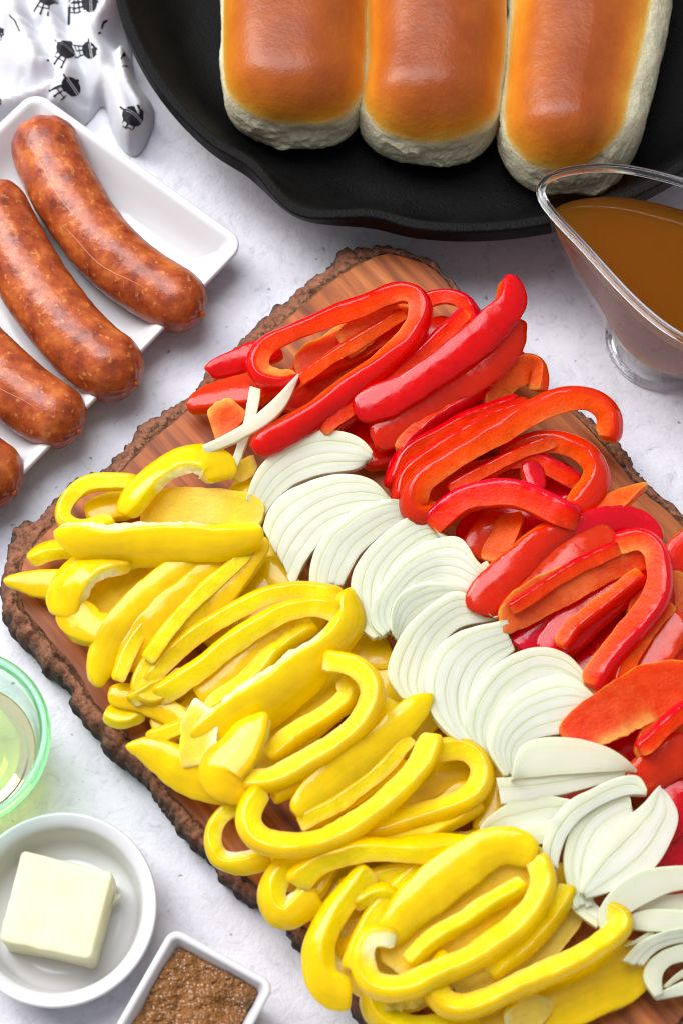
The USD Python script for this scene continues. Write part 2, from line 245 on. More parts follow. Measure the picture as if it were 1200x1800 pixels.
look('brown_sugar', {'g': ('geometry', {}), 'n': noise(45, 3), 'ri': ('rgb_ramp', {'ramp': [(0, (.18, .075, .020)), (.3, (.42, .20, .06)), (.6, (.58, .31, .11)), (.85, (.75, .47, .21)), (1, (.92, .74, .48))]}),
    'hv': ('hsv', {}), 'mr': ('map_range', {'from_min': .3, 'from_max': .7, 'to_min': .95, 'to_max': 1.5}), 'p': ('principled_bsdf', {'roughness': .22})},
    [('g.position', 'n.vector'), ('g.random_per_island', 'ri.fac'), ('ri.color', 'hv.color'), ('n.fac', 'mr.value'), ('mr.result', 'hv.value'), ('hv.color', 'p.base_color')])

# ---------------------------------------------------------------- the setting: the table top
tv, tf = np.array([[-1.2, -1.0, 0], [1.2, -1.0, 0], [1.2, 1.4, 0], [-1.2, 1.4, 0]]), np.array([[0, 1, 2], [0, 2, 3]])
obj('table_top', (tv, tf), 'plaster', kind='structure', label='white plaster table top with grey scuffs under everything', cat='table top', smooth=False)

# ---------------------------------------------------------------- the wooden board
ZB = 25 * MM
outer_px = [(-8, 1010), (0, 960), (40, 908), (75, 880), (110, 842), (160, 822), (200, 775), (250, 732), (308, 690), (345, 648), (385, 610), (430, 560), (475, 528), (530, 482), (570, 452), (615, 428), (650, 411), (690, 413),
            (722, 425), (757, 438), (795, 472), (835, 515), (880, 565), (930, 612), (975, 662), (1040, 722), (1090, 775), (1145, 835), (1200, 882), (1290, 975), (1400, 1100), (1500, 1250), (1530, 1400), (1450, 1560), (1330, 1700), (1200, 1850), (1080, 1960), (940, 2010), (800, 1990),
            (700, 1880), (640, 1800), (596, 1738), (540, 1672), (505, 1636), (465, 1604), (415, 1560), (375, 1522), (345, 1482), (295, 1428), (262, 1394), (240, 1356), (200, 1318), (185, 1288), (145, 1262), (108, 1205), (70, 1160), (38, 1115), (5, 1075)]
NB = 1400
o2 = spline(P2(outer_px, ZB), NB, closed=True)
def fs(a, k):  # smooth a closed line
    w = np.hanning(2 * k + 1); w /= w.sum()
    return np.stack([np.convolve(np.r_[a[-k:, i], a[:, i], a[:k, i]], w, 'valid') for i in range(2)], 1)
so = fs(o2, 14)
tn = np.roll(so, -3, 0) - np.roll(so, 3, 0); tn /= np.linalg.norm(tn, axis=1)[:, None]
nrm = np.c_[tn[:, 1], -tn[:, 0]]
if Polygon(so).exterior.is_ccw is False: nrm = -nrm
s3 = np.c_[so, np.zeros(NB)]
upl = np.clip(nrm @ np.array([-.7, .7]), 0, 1)
wid = (8.2 + 4.5 * upl + 6 * fb(s3, 26, 3, 3)) * MM
chunk = fb(s3, 90, 4, 5); plate = np.floor(6 * meshkit.fbm(s3 * 60 + 9, 2, 8)) / 6 - .5
out_d = (chunk * 10.0 + plate * 6.0) * MM
prof_s = [0.0, .10, .18, .34, .55, .74, .86, .95, 1.0, 1.02, 1.0, .97, .93, .90]
prof_z = [25, 24.2, 23.4, 24.2, 23.4, 21.6, 19.5, 17.0, 14, 10.5, 7.5, 4.5, 1.8, 0.4]
prof_e = [0, .10, .20, .30, .42, .55, .66, .76, .84, .88, .9, .92, .95, .95]
rings = []
for s, z, e in zip(prof_s, prof_z, prof_e):
    off = -wid * (1 - s) + out_d * s ** 2
    pos = np.c_[so + nrm * off[:, None], np.full(NB, z * MM)]
    k = math.sin(math.pi * min(s, 1) ** .8) if z > 20 else 1.0
    d = fb(pos, 150, 4, 11); d2 = np.abs(fb(pos, 55, 3, 17)) * 2
    pos[:, :2] += nrm * (d * 3.0 * s * MM)[:, None]
    if 0 < s and z > 1: pos[:, 2] += ((d * 8.0 - d2 * 3.2 + plate * 5.0) * k * MM) * (0.3 if s < .12 else 1)
    pos[:, 2] = np.clip(pos[:, 2], 0.3 * MM, 26.6 * MM)
    rings.append(pos)
rings = np.array(rings); v = rings.reshape(-1, 3); f = grid_faces(len(rings), NB)
t = v[f[0]];
board = thing('serving_board', 'live edge wooden board with dark rough bark rim under the peppers', 'wooden board', [*P(600, 1100, 0)[:2], 0])
edge_attr = np.repeat(prof_e, NB)
def face_out(v, f, c):
    a = v[f]; n = np.cross(a[:, 1] - a[:, 0], a[:, 2] - a[:, 0]); 
    return f if np.einsum('ij,ij->', n, a.mean(1) - c) > 0 else f[:, ::-1]
obj('bark_rim', (v, face_out(v, f, np.array([*P(700, 1200, 0)[:2], 0.01]))), 'bark', board, attrs={'edge': edge_attr})
inner = Polygon(rings[0][:, :2]).buffer(0)
q, f, ne = tri_poly(inner, 6 * MM)
z = 25 * MM + 0 * q[:, 0]; z[ne:] += fb(np.c_[q, q[:, :1] * 0][ne:], 30, 2, 4) * 0.7 * MM
obj('wood_slab', (np.c_[q, z], f), 'wood', board)

# ---------------------------------------------------------------- the skillet
ZR = 48 * MM
ca, cb, cc = P(815, 405, ZR), P(194, -60, ZR), P(1395, 60, ZR)
A = np.array([ca[:2], cb[:2], P(380, 262, ZR)[:2], P(250, 112, ZR)[:2], P(205, 2, ZR)[:2], P(960, 396, ZR)[:2]])
A = np.delete(A, 1, 0)
sol = np.linalg.lstsq(np.c_[2 * A, np.ones(len(A))], (A ** 2).sum(1), rcond=None)[0]
KC = sol[:2]; KR = math.sqrt(sol[2] + KC @ KC)
na = 360; ang = np.linspace(0, 2 * math.pi, na, endpoint=False)
sp = P(520, 378, ZR)[:2] - KC; spa = math.atan2(sp[1], sp[0])
def spout(z):
    k = max(0, (z - 12 * MM) / (ZR - 12 * MM))
    d = (ang - spa + math.pi) % (2 * math.pi) - math.pi
    d2 = (ang - (spa + math.pi) + math.pi) % (2 * math.pi) - math.pi
    return 9.0 * MM * k ** 1.6 * (np.exp(-(d / .105) ** 2) - .28 * np.exp(-((np.abs(d) - .2) / .07) ** 2) + np.exp(-(d2 / .105) ** 2))
prof = rounded([(0, 1), (KR - 32 * MM, 1 * MM), (KR - 26 * MM, 3 * MM), (KR - 4.2 * MM, ZR - 12 * MM), (KR - .2 * MM, ZR - 10 * MM), (KR, ZR), (KR - 5.2 * MM, ZR), (KR - 8.6 * MM, ZR - 8 * MM), (KR - 30 * MM, 6 * MM), (0.0, 5 * MM)],
               [0, 2 * MM, 3 * MM, 1.5 * MM, 2 * MM, 1.6 * MM, 1.4 * MM, 6 * MM, 13 * MM, 0])
prof[0] = (0.0005, 1 * MM); prof[-1] = (0.0005, 5 * MM)
rg = []
for r, z in prof:
    k = np.clip((r / KR - .5) * 2, 0, 1)
    rr = r + spout(z) * k
    rg.append(np.stack([KC[0] + rr * np.cos(ang), KC[1] + rr * np.sin(ang), np.full(na, z)], 1))
pan = thing('skillet', 'black cast iron skillet with a pour spout holding the buns', 'skillet', [*KC, 0])
obj('pan_body', skin_rings(np.array(rg)), 'cast_iron', pan, smooth=50)

# ---------------------------------------------------------------- the buns (a row still joined at the sides, each one a bun)
def bun(label, left, right, bottom, top_y, hgt, seed, right_pale=0.0):
    z0 = 6 * MM
    zm = z0 + hgt * .55
    n, m = 190, 170
    ys, xl, xr = [], [], []
    lp, rp = np.array(left, float), np.array(right, float)
    y_end = P(600, bottom, z0 + hgt * .25)[1]; y_top = P(600, top_y, zm)[1]
    yy = y_end + (y_top - y_end) * (1 - np.cos(np.linspace(0, math.pi, n))) / 2
    L = P(lp[:, 0], lp[:, 1], zm); R = P(rp[:, 0], rp[:, 1], zm)
    oL, oR = np.argsort(L[:, 1]), np.argsort(R[:, 1])
    xl = np.interp(yy, L[oL, 1], L[oL, 0]); xr = np.interp(yy, R[oR, 1], R[oR, 0])
    k = np.hanning(15); k /= k.sum()
    xl = np.convolve(np.pad(xl, 7, 'edge'), k, 'valid'); xr = np.convolve(np.pad(xr, 7, 'edge'), k, 'valid')
    a = np.linspace(0, 2 * math.pi, m, endpoint=False)
    rings, crust = [], []
    for y, x0, x1 in zip(yy, xl, xr):
        d = min(y - y_end, y_top - y)
        e = max(0, 1 - max(0, 1 - d / (27 * MM)) ** 2.6) ** (1 / 2.2); ew = max(0, 1 - max(0, 1 - d / (30 * MM)) ** 2.7) ** (1 / 2.4)
        w, c = (x1 - x0) / 2 * (.04 + .96 * ew), (x0 + x1) / 2
        h = hgt
        ca, sa = np.cos(a), np.sin(a)
        ex = np.where(sa > 0, .78, .55)
        u = np.sign(ca) * np.abs(ca) ** np.where(sa > 0, np.where(ca > 0, .80 + .5 * right_pale, .80), .45)
        zz = np.where(sa > 0, np.abs(sa) ** 1.0, -np.abs(sa) ** .5)
        Z = z0 + h * (.42 + np.where(zz > 0, .58 * zz, .42 * zz)); Z = z0 + .27 * h + (Z - z0 - .27 * h) * (.04 + .96 * e)
        rings.append(np.stack([c + w * u, np.full(m, y), Z], 1))
        crust.append((Z - z0) / hgt + .05 * (1 - ew) - .34 * right_pale * np.clip((u - .35) / .6, 0, 1))
    rings = np.array(rings); crust = np.array(crust)
    flat = rings.reshape(-1, 3); cr = crust.ravel()
    rough = np.clip((.58 - cr) / .15, 0, 1)
    dn = (fb(flat, 70, 2, seed) * 7 + np.abs(fb(flat, 150, 3, seed + 1)) * 5 + fb(flat, 420, 3, seed + 2) * 2 + 0.8) * MM * rough + fb(flat, 18, 2, seed + 3) * 7 * MM + fb(flat, 45, 2, seed + 4) * 2.2 * MM
    cen = np.array([rings[..., 0].mean(), 0, z0 + hgt * .4]); dirv = flat - cen; dirv[:, 1] *= .25; dirv /= np.linalg.norm(dirv, axis=1)[:, None] + 1e-9
    flat = flat + dirv * dn[:, None]; flat[:, 2] = np.maximum(flat[:, 2], z0)
    v, f = skin_rings(flat.reshape(n, m, 3))
    cr = np.r_[cr, cr[0], cr[-1]]
    cr = cr + fb(v, 42, 3, seed + 9) * .10; cr = .12 + .34 * np.clip((cr - .50) / .13, 0, 1) + .50 * np.clip((cr - .60) / .40, 0, 1)
    obj('bun', (v, f), 'bread', None, label, 'bread bun', 'hot dog buns in the skillet', at=[*v[:, :2].mean(0), z0], attrs={'crust': cr})
bun('golden hot dog bun on the left of the skillet row', [(392, -260), (390, 0), (389, 110), (396, 170), (410, 215), (425, 262), (430, 300)], [(648, -260), (646, 0), (645, 95), (642, 175), (634, 235), (622, 262), (618, 300)], 258, -270, 55 * MM, 21)
bun('golden hot dog bun in the middle between two others', [(644, -260), (640, 0), (643, 100), (630, 185), (634, 230), (650, 270), (660, 330)], [(890, -260), (892, 0), (890, 80), (880, 170), (884, 215), (872, 272), (865, 330)], 282, -270, 55 * MM, 33)
bun('golden hot dog bun nearest the gravy boat with pale right side', [(894, -260), (897, 0), (888, 100), (880, 190), (886, 245), (905, 300), (930, 380)], [(1196, -260), (1182, 0), (1160, 120), (1135, 210), (1110, 290), (1090, 340), (1075, 380)], 338, -270, 57 * MM, 45, 1.0)

# ---------------------------------------------------------------- napkin
nap_px = [(-80, -60), (222, -60), (232, 40), (240, 130), (262, 160), (268, 185), (262, 215), (236, 256), (214, 246), (190, 196), (176, 168), (140, 204), (90, 196), (40, 212), (-10, 250), (-80, 280)]
nap = Polygon(spline(P2(nap_px, 10 * MM), 240, closed=True)).buffer(0)
RIDGE = [([(150, -60), (152, 30), (160, 75), (195, 140), (232, 245)], 36, 17), ([(60, -60), (85, 30), (110, 100), (118, 150), (95, 190)], 28, 17), ([(-60, 60), (10, 90), (62, 128)], 40, 14), ([(0, -60), (30, 40), (70, 125)], 34, 20),
         ([(-60, 200), (20, 175), (80, 160), (128, 140)], 20, 13), ([(225, -60), (200, 10), (178, 55)], 22, 20), ([(215, 90), (222, 150), (250, 195)], 16, 14)]
RL = [(LineString(spline(P2(p, 15 * MM), 60)), w * PX, h * MM) for p, w, h in RIDGE]
nap_b = nap.exterior
def nap_h(q):
    pts = shapely.points(q)
    h = np.full(len(q), 5 * MM)
    best = np.zeros(len(q))
    for ln, w, hh in RL:
        g = hh * np.exp(-(shapely.distance(pts, ln) / w) ** 2)
        best = np.log(np.exp(best * 260) + np.exp(g * 260) - 1) / 260 if False else np.maximum(best, g) + .25 * np.minimum(best, g)
    q3 = np.c_[q, 0 * q[:, 0]]
    h = h + best + fb(q3, 60, 2, 5) * 4.0 * MM + np.abs(fb(q3, 30, 2, 15)) * 5 * MM
    h = h - np.exp(-(fb(q3, 26, 2, 31) / .022) ** 2) * 2.2 * MM - np.exp(-(fb(q3, 44, 2, 37) / .03) ** 2) * 1.2 * MM
    d = shapely.distance(pts, nap_b); inside = shapely.contains(nap, pts)
    return h * np.sqrt(np.clip(1 - (1 - np.clip(d / (6 * MM), 0, 1)) ** 2, 0, 1)) * np.where(inside, 1, 0) + .8 * MM
q, f, ne = tri_poly(nap, 1.6 * MM)
nk = thing('napkin', 'crumpled white cloth napkin with black grill prints at upper left', 'napkin', [*P(110, 90, 0)[:2], 0])
obj('cloth', (np.c_[q, nap_h(q)], f), 'cloth', nk)
def motif_grill(c, s, rot, flip=1, full=True):
    body = affinity.scale(Point(0, 0).buffer(1, 24), 19, 15)
    for dy in (1.5, 5.0): body = body.difference(LineString([(-22, dy + 2), (22, dy - 3)]).buffer(.75))
    parts = [body, sbox(-3, 14, 3, 18)]
    for x0, x1 in ((-12, -20), (-4, -7), (6, 7)): parts.append(LineString([(x0, -11), (x1, -32)]).buffer(1.3)); parts.append(Point(x1, -33).buffer(2.3))
    parts.append(LineString([(-15, -21), (7, -22)]).buffer(.9)); parts.append(LineString([(-17, 3), (-25, 5)]).buffer(1.4))
    g = shapely.union_all(parts)
    return affinity.translate(affinity.rotate(affinity.scale(g, s * flip, s, origin=(0, 0)), rot, origin=(0, 0)), c[0], -c[1])
def motif_tongs(c, s, rot):
    g = shapely.union_all([LineString([(0, 9), (16, 9)]).buffer(1.6), LineString([(0, -9), (16, -9)]).buffer(1.6), LineString([(16, 9), (16, -9)]).buffer(1.6)])
    return affinity.translate(affinity.rotate(affinity.scale(g, s, s, origin=(0, 0)), rot, origin=(0, 0)), c[0], -c[1])
def motif_basket(c, s, rot):
    g = [LineString([(x, -20), (x * .8, 14)]).buffer(1.2) for x in (-16, -5, 6, 16)] + [LineString([(-18, y), (0, y - 3), (18, y)]).buffer(1.2) for y in (-16, -6, 4, 13)]
    return affinity.translate(affinity.rotate(affinity.scale(shapely.union_all(g), s, s, origin=(0, 0)), rot, origin=(0, 0)), c[0], -c[1])
def motif_line(pts, w): return LineString([(x, -y) for x, y in pts]).buffer(w)
for g in (motif_grill((117, 86), .98, -28), motif_grill((157, 88), .8, -75), motif_grill((125, 152), 1.0, -48), motif_grill((236, 204), 1.15, -22), motif_grill((84, -6), .95, -12), motif_basket((134, 6), .85, 4),
          motif_grill((157, 4), .9, -80), motif_tongs((215, 112), .95, 12), motif_line([(188, 36), (180, 46), (174, 58)], 2.0), motif_line([(17, 26), (27, 38), (34, 54)], 1.2), motif_grill((-6, 58), .8, -60), motif_line([(122, 14), (121, 42)], 2.2), motif_grill((-8, 178), .6, -10)):
    cx0, cy0 = g.centroid.x, g.centroid.y
    for gg in getattr(g, 'geoms', [g]):
        def tr(ring):
            a = np.array(ring.coords); c0 = a.mean(0); h0 = 12 * MM
            for _ in range(6): w = P(cx0, -cy0, h0); h0 = .5 * h0 + .5 * float(nap_h(w[None, :2])[0])
            hh = np.full(len(a), h0)
            for _ in range(16): w = P(a[:, 0], -a[:, 1], hh); hh = .7 * hh + .3 * np.clip(nap_h(w[:, :2]), h0 - 7 * MM, h0 + 7 * MM)
            return P(a[:, 0], -a[:, 1], hh)[:, :2]
        pg = Polygon(tr(gg.exterior), [tr(r) for r in gg.interiors]).buffer(0)
        pg = pg.intersection(nap.buffer(-2.5 * MM))
        for part in getattr(pg, 'geoms', [pg]):
            if part.is_empty or part.area < 2e-7: continue
            q, f, ne = tri_poly(part, .7 * MM)
            obj('printed_motif', (np.c_[q, nap_h(q) + .22 * MM], f), 'print_ink', nk)

# ---------------------------------------------------------------- sausage plate
ZP = 20 * MM
c1, c2 = P(60, 156, ZP)[:2], P(434, 424, ZP)[:2]
ex = (c2 - c1) / np.linalg.norm(c2 - c1); ey = np.array([ex[1], -ex[0]])
if ey @ (P(50, 862, ZP)[:2] - c2) < 0: ey = -ey
W, H = np.linalg.norm(c2 - c1), 0.250
pc = c1 + ex * W / 2 + ey * H / 2
def rrect(w, h, r, n=12):
    pts = []
    for sx, sy, a0 in ((1, 1, 0), (-1, 1, 90), (-1, -1, 180), (1, -1, 270)):
        for a in np.radians(np.linspace(a0, a0 + 90, n)): pts.append((sx * (w / 2 - r) + r * math.cos(a), sy * (h / 2 - r) + r * math.sin(a)))
    return np.array(pts)
def square_dish(prof, w, h, r, c, ex, ey):
    """Rings of a rounded rectangle: prof = (inset, z)."""
    rg = []
    for d, z in prof:
        p = rrect(w - 2 * d, h - 2 * d, max(r - d * .8, 1.2 * MM))
        rg.append(np.c_[c + p[:, :1] * ex + p[:, 1:] * ey, np.full(len(p), z)])
    return skin_rings(np.array(rg))
pl = thing('sausage_plate', 'white square porcelain plate with raised rim under the sausages', 'plate', [*pc, 0])
prof = rounded([(60 * MM, 1 * MM), (22 * MM, 1 * MM), (18 * MM, 3 * MM), (.2 * MM, 17 * MM), (0, 20 * MM), (3.6 * MM, 20.2 * MM), (15 * MM, 7.0 * MM), (27 * MM, 5.2 * MM), (60 * MM, 4.6 * MM)], [0, 1 * MM, 2 * MM, 1 * MM, 1.2 * MM, 2 * MM, 8 * MM, 4 * MM, 0], 5)
obj('plate_body', square_dish(prof, W, H, 9 * MM, pc, ex, ey), 'porcelain', pl, smooth=50)

def sausage(label, pts, rad, seed, films=()):
    n, m = 110, 44
    zc = 6 * MM + np.mean(rad) * PX
    q = spline(np.c_[np.array(pts, float), np.array(rad, float)], n)
    c = P(q[:, 0], q[:, 1], zc); r = q[:, 2] * PX * 1.21
    T = np.gradient(c, axis=0); T /= np.linalg.norm(T, axis=1)[:, None]
    L = np.r_[0, np.cumsum(np.linalg.norm(np.diff(c, axis=0), axis=1))]
    d = np.minimum(L, L[-1] - L); R0 = r.mean()
    e = np.sqrt(np.clip(1 - (1 - np.clip(d / (R0 * .95), 0, 1)) ** 2.3, 0, 1)); e = .10 + .90 * e
    S = np.cross(T, [0, 0, 1]); S /= np.linalg.norm(S, axis=1)[:, None]; U = np.cross(S, T)
    a = np.linspace(0, 2 * math.pi, m, endpoint=False)
    def at(i, an, k=1.0): return c[i] + (S[i] * math.cos(an) + U[i] * math.sin(an)) * r[i] * e[i] * k
    rg = c[:, None] + (S[:, None] * np.cos(a)[None, :, None] + U[:, None] * np.sin(a)[None, :, None]) * (r * e)[:, None, None]
    dirv = rg - c[:, None]; ln = np.linalg.norm(dirv, axis=2, keepdims=True) + 1e-9
    dn = fb(rg, 40, 2, seed) * 2.0 * MM + fb(rg, 170, 3, seed + 1) * .8 * MM
    puck = np.exp(-(d / (R0 * .35)) ** 2)[:, None] * np.sin(a * 11 + seed + 2 * np.sin(a * 2))[None] * .6 * MM
    rg = rg + dirv / ln * (dn + puck)[..., None]
    rg[..., 2] = np.maximum(rg[..., 2], 5.0 * MM)
    s = thing('sausage', label, 'sausage', [*c[:, :2].mean(0), 5 * MM], 'smoked sausages on the white plate')
    obj('sausage_body', skin_rings(rg), 'sausage', s)
    for end in (0, n - 1):     # the twisted casing at each end
        nub = trimesh.creation.icosphere(3, 1.0); w = nub.vertices * [1.7 * MM, 1.7 * MM, 1.6 * MM]
        w = w * (1 + fb(w, 600, 3, seed)[:, None] * .9) + c[end]
        obj('casing_knot', (w, nub.faces), 'sausage', s)
    for i0, i1, a0, a1, wd in films:
        ii = np.linspace(i0 * (n - 1), i1 * (n - 1), 60); line = []
        for k, x in enumerate(ii):
            t = k / 59; an = math.radians(a0 + (a1 - a0) * t + 3 * math.sin(t * 9)); j = int(round(an / (2 * math.pi) * m)) % m
            i = min(int(x), n - 2); u = x - i; aj = an / (2 * math.pi) * m; j0 = int(aj) % m; w = aj - int(aj)
            p = (rg[i, j0] * (1 - w) + rg[i, (j0 + 1) % m] * w) * (1 - u) + (rg[i + 1, j0] * (1 - w) + rg[i + 1, (j0 + 1) % m] * w) * u
            line.append(p)
        line = np.array(line); tt = np.linspace(0, 1, 60); hw = wd * PX / 2 * np.sin(math.pi * np.clip(tt, .02, .98)) ** .5
        tg = np.gradient(line, axis=0); sd = np.cross(tg, [0, 0, 1]); sd /= np.linalg.norm(sd, axis=1)[:, None]
        bb = np.linspace(0, 2 * math.pi, 8, endpoint=False)
        tube = line[:, None] + sd[:, None] * (np.cos(bb)[None] * hw[:, None])[..., None] + np.array([0, 0, 1]) * (np.sin(bb)[None] * hw[:, None] * .5)[..., None]
        obj('casing_fold', skin_rings(tube), 'casing_film', s)
sausage('smoked sausage with pale casing folds nearest the skillet', [(68, 218), (92, 290), (128, 360), (185, 435), (252, 494), (354, 552)], [58, 58, 57, 56, 54, 50], 3, [(.12, .62, 62, 80, 2.2), (.42, .82, 42, 58, 2.0)])
sausage('second smoked sausage from the skillet, full length in view', [(-22, 330), (18, 420), (60, 500), (108, 568), (162, 622), (238, 674)], [54, 55, 56, 57, 57, 54], 13)
sausage('third smoked sausage from the skillet, cut off by the left edge', [(-130, 470), (-70, 580), (-12, 648), (48, 700), (138, 758)], [50, 52, 54, 54, 51], 23, [(.45, .85, 60, 66, 1.8)])
sausage('smoked sausage end peeking in at the lower left of the plate', [(-190, 640), (-130, 730), (-70, 795), (24, 866)], [50, 53, 56, 55], 33)

# ---------------------------------------------------------------- gravy boat
ZG = 78 * MM
rim_px = [(944, 340), (952, 318), (975, 304), (1010, 296), (1060, 292), (1125, 299), (1200, 318), (1285, 350), (1350, 405), (1385, 480), (1370, 560), (1310, 608), (1235, 612), (1190, 596), (1130, 552), (1070, 492), (1010, 426), (965, 378)]
ro = spline(P2(rim_px, ZG), 180, closed=True)
GC = P(1158, 612, 0)[:2] + np.array([2 * MM, 4 * MM])
if not Polygon(ro).exterior.is_ccw: ro = ro[::-1]
rel = ro - GC
an = np.arctan2(rel[:, 1], rel[:, 0]); i0 = int(np.argmin(an)); 
RC = ro.mean(0)
def shrink(pts, d):
    t = np.roll(pts, -1, 0) - np.roll(pts, 1, 0); t /= np.linalg.norm(t, axis=1)[:, None] + 1e-12
    return pts - np.c_[t[:, 1], -t[:, 0]] * d
th0 = np.unwrap(np.arctan2(*(ro - RC)[:, ::-1].T))
circ = np.c_[np.cos(th0), np.sin(th0)]
def body_ring(z, inset=0.0):
    k = np.clip((z - 9 * MM) / (ZG - 9 * MM), 0, 1); s = k ** .50
    p = (GC + circ * 21.5 * MM) * (1 - s) + ro * s
    return np.c_[shrink(p, inset) if inset else p, np.full(len(p), z)]
def circ_ring(r, z): return np.c_[GC + circ * r, np.full(len(circ), z)]
rg = [circ_ring(.5 * MM, 2.5 * MM), circ_ring(20 * MM, 1.5 * MM), circ_ring(24 * MM, .3 * MM), circ_ring(26.5 * MM, .3 * MM), circ_ring(27.6 * MM, 1.5 * MM), circ_ring(27 * MM, 3.2 * MM), circ_ring(25 * MM, 4.4 * MM), circ_ring(22.6 * MM, 5.6 * MM), circ_ring(21.5 * MM, 7.4 * MM)]
zs = np.linspace(9.5 * MM, ZG - 1.4 * MM, 22)
rg += [body_ring(z) for z in zs]
for t in np.linspace(0, math.pi, 7)[1:-1]:
    rg.append(np.c_[shrink(ro, (1.45 - 1.6 * math.cos(t)) * MM), np.full(180, ZG - 1.0 * MM + 1.6 * MM * math.sin(t))])
zi = np.linspace(ZG - 2 * MM, 13.5 * MM, 22)
rg += [body_ring(z, 2.7 * MM) for z in zi]
rg += [circ_ring(14 * MM, 11.5 * MM), circ_ring(.5 * MM, 11 * MM)]
gb = thing('gravy_boat', 'clear footed glass gravy boat of brown broth at right edge', 'gravy boat', [*GC, 0])
obj('glass_body', skin_rings(np.array(rg)), 'clear_glass', gb, smooth=60)
def tube(line, r, flat=1.0, k=14):
    t = np.roll(line, -1, 0) - np.roll(line, 1, 0); t /= np.linalg.norm(t, axis=1)[:, None]; s_ = np.cross(t, [0, 0, 1]); b_ = np.linspace(0, 2 * math.pi, k, endpoint=False)
    q = line[:, None] + s_[:, None] * (np.cos(b_) * r)[None, :, None] + np.array([0, 0, 1.0]) * (np.sin(b_) * r * flat)[None, :, None]
    n_ = len(line); f = grid_faces(n_ + 1, k); return q.reshape(-1, 3), face_out(q.reshape(-1, 3), f % (n_ * k), line.mean(0)) if False else (f % (n_ * k))[:, ::-1]
obj('rim', tube(np.c_[shrink(ro, 1.3 * MM), np.full(180, ZG + .9 * MM)], 2.1 * MM), 'solid_glass', gb)
obj('foot_ring', tube(circ_ring(26 * MM, 2.6 * MM), 1.9 * MM), 'solid_glass', gb)
ZL = 62 * MM
lr = [circ_ring(.5 * MM, 10.6 * MM), circ_ring(14 * MM, 11.0 * MM)] + [body_ring(z, 2.2 * MM) for z in np.linspace(13 * MM, ZL, 16)]
top = lr[-1]
cen = np.r_[top[:, :2].mean(0), 0]
for k, dz in ((.985, -.35), (.95, -.5), (.7, -.5), (.35, -.5), (.02, -.5)):
    q = top.copy(); q[:, :2] = cen[:2] + (top[:, :2] - cen[:2]) * k; q[:, 2] = ZL + dz * MM; lr.append(q)
br = thing('broth', 'clear brown broth filling the glass gravy boat', 'broth', [*GC, 11 * MM])
nb = len(lr) - 5
obj('liquid_body', skin_rings(np.array(lr[:nb]), True, False), 'broth_depth', br, smooth=40)
v, f = skin_rings(np.array(lr[nb - 1:]), False, True)
if np.cross(*(v[f[-1]][1:] - v[f[-1]][0]))[2] < 0: f = f[:, ::-1]
obj('liquid_surface', (v, f), 'broth', br)

# ---------------------------------------------------------------- oil bowl
oc = P(-75, 1302, 42 * MM)[:2]; orad = np.linalg.norm(P(90, 1300, 42 * MM)[:2] - oc)
R = orad
prof = rounded([(0.0005, 3 * MM), (.52 * R, 3 * MM), (.55 * R, 0.4 * MM), (.62 * R, .4 * MM), (.74 * R, 8 * MM), (.90 * R, 24 * MM), (.97 * R, 36 * MM), (R, 41 * MM), (.985 * R, 44 * MM), (.93 * R, 44.5 * MM), (.87 * R, 40 * MM), (.83 * R, 30 * MM), (.68 * R, 13 * MM), (.45 * R, 7.5 * MM), (.0005, 7 * MM)], 3.5 * MM, 5)
ob = thing('oil_bowl', 'small round green glass bowl at the lower left edge', 'glass bowl', [*oc, 0])
obj('glass_body', lathe(prof, 160, oc), 'tinted_glass', ob, smooth=60)
a_ = np.linspace(0, 2 * math.pi, 160, endpoint=False)
obj('rim', tube(np.c_[oc[0] + np.cos(a_) * .945 * R, oc[1] + np.sin(a_) * .945 * R, np.full(160, 44.6 * MM)], 2.4 * MM), 'green_glass', ob)
zo = 24 * MM
prof = [(0.0005, 7.2 * MM), (.44 * R, 7.7 * MM), (.66 * R, 13.2 * MM), (.765 * R, 23.4 * MM), (.762 * R, zo), (.75 * R, zo - .4 * MM), (.6 * R, zo - .5 * MM), (.0005, zo - .5 * MM)]
obj('cooking_oil', lathe(prof, 160, oc), 'oil', None, 'yellow cooking oil pooled in the green glass bowl', 'oil', at=[*oc, 7 * MM], smooth=40)

# ---------------------------------------------------------------- butter bowl
bc = P(104, 1597, 24 * MM)[:2]; R = np.linalg.norm(P(277, 1597, 24 * MM)[:2] - bc)
prof = rounded([(.0005, 1.5 * MM), (.62 * R, 1.5 * MM), (.66 * R, .4 * MM), (.80 * R, .4 * MM), (.93 * R, 11 * MM), (.985 * R, 21 * MM), (R, 24 * MM), (.97 * R, 25 * MM), (.85 * R, 23 * MM), (.82 * R, 19 * MM), (.76 * R, 8 * MM), (.64 * R, 5.5 * MM), (.0005, 5 * MM)], 2.6 * MM, 6)
bb = thing('butter_bowl', 'round white porcelain bowl with flat rim holding the butter', 'bowl', [*bc, 0])
obj('bowl_body', lathe(prof, 160, bc), 'porcelain', bb, smooth=50)
zt = 29 * MM
top = P2([(37, 1493), (199, 1535), (160, 1690), (-4, 1655)], zt)
pg = Polygon(top).buffer(-2.2 * MM).buffer(2.2 * MM, 6)
ring = np.array([pg.exterior.interpolate(t, normalized=True).coords[0] for t in np.linspace(0, 1, 120, endpoint=False)])
cc = ring.mean(0); rg = []
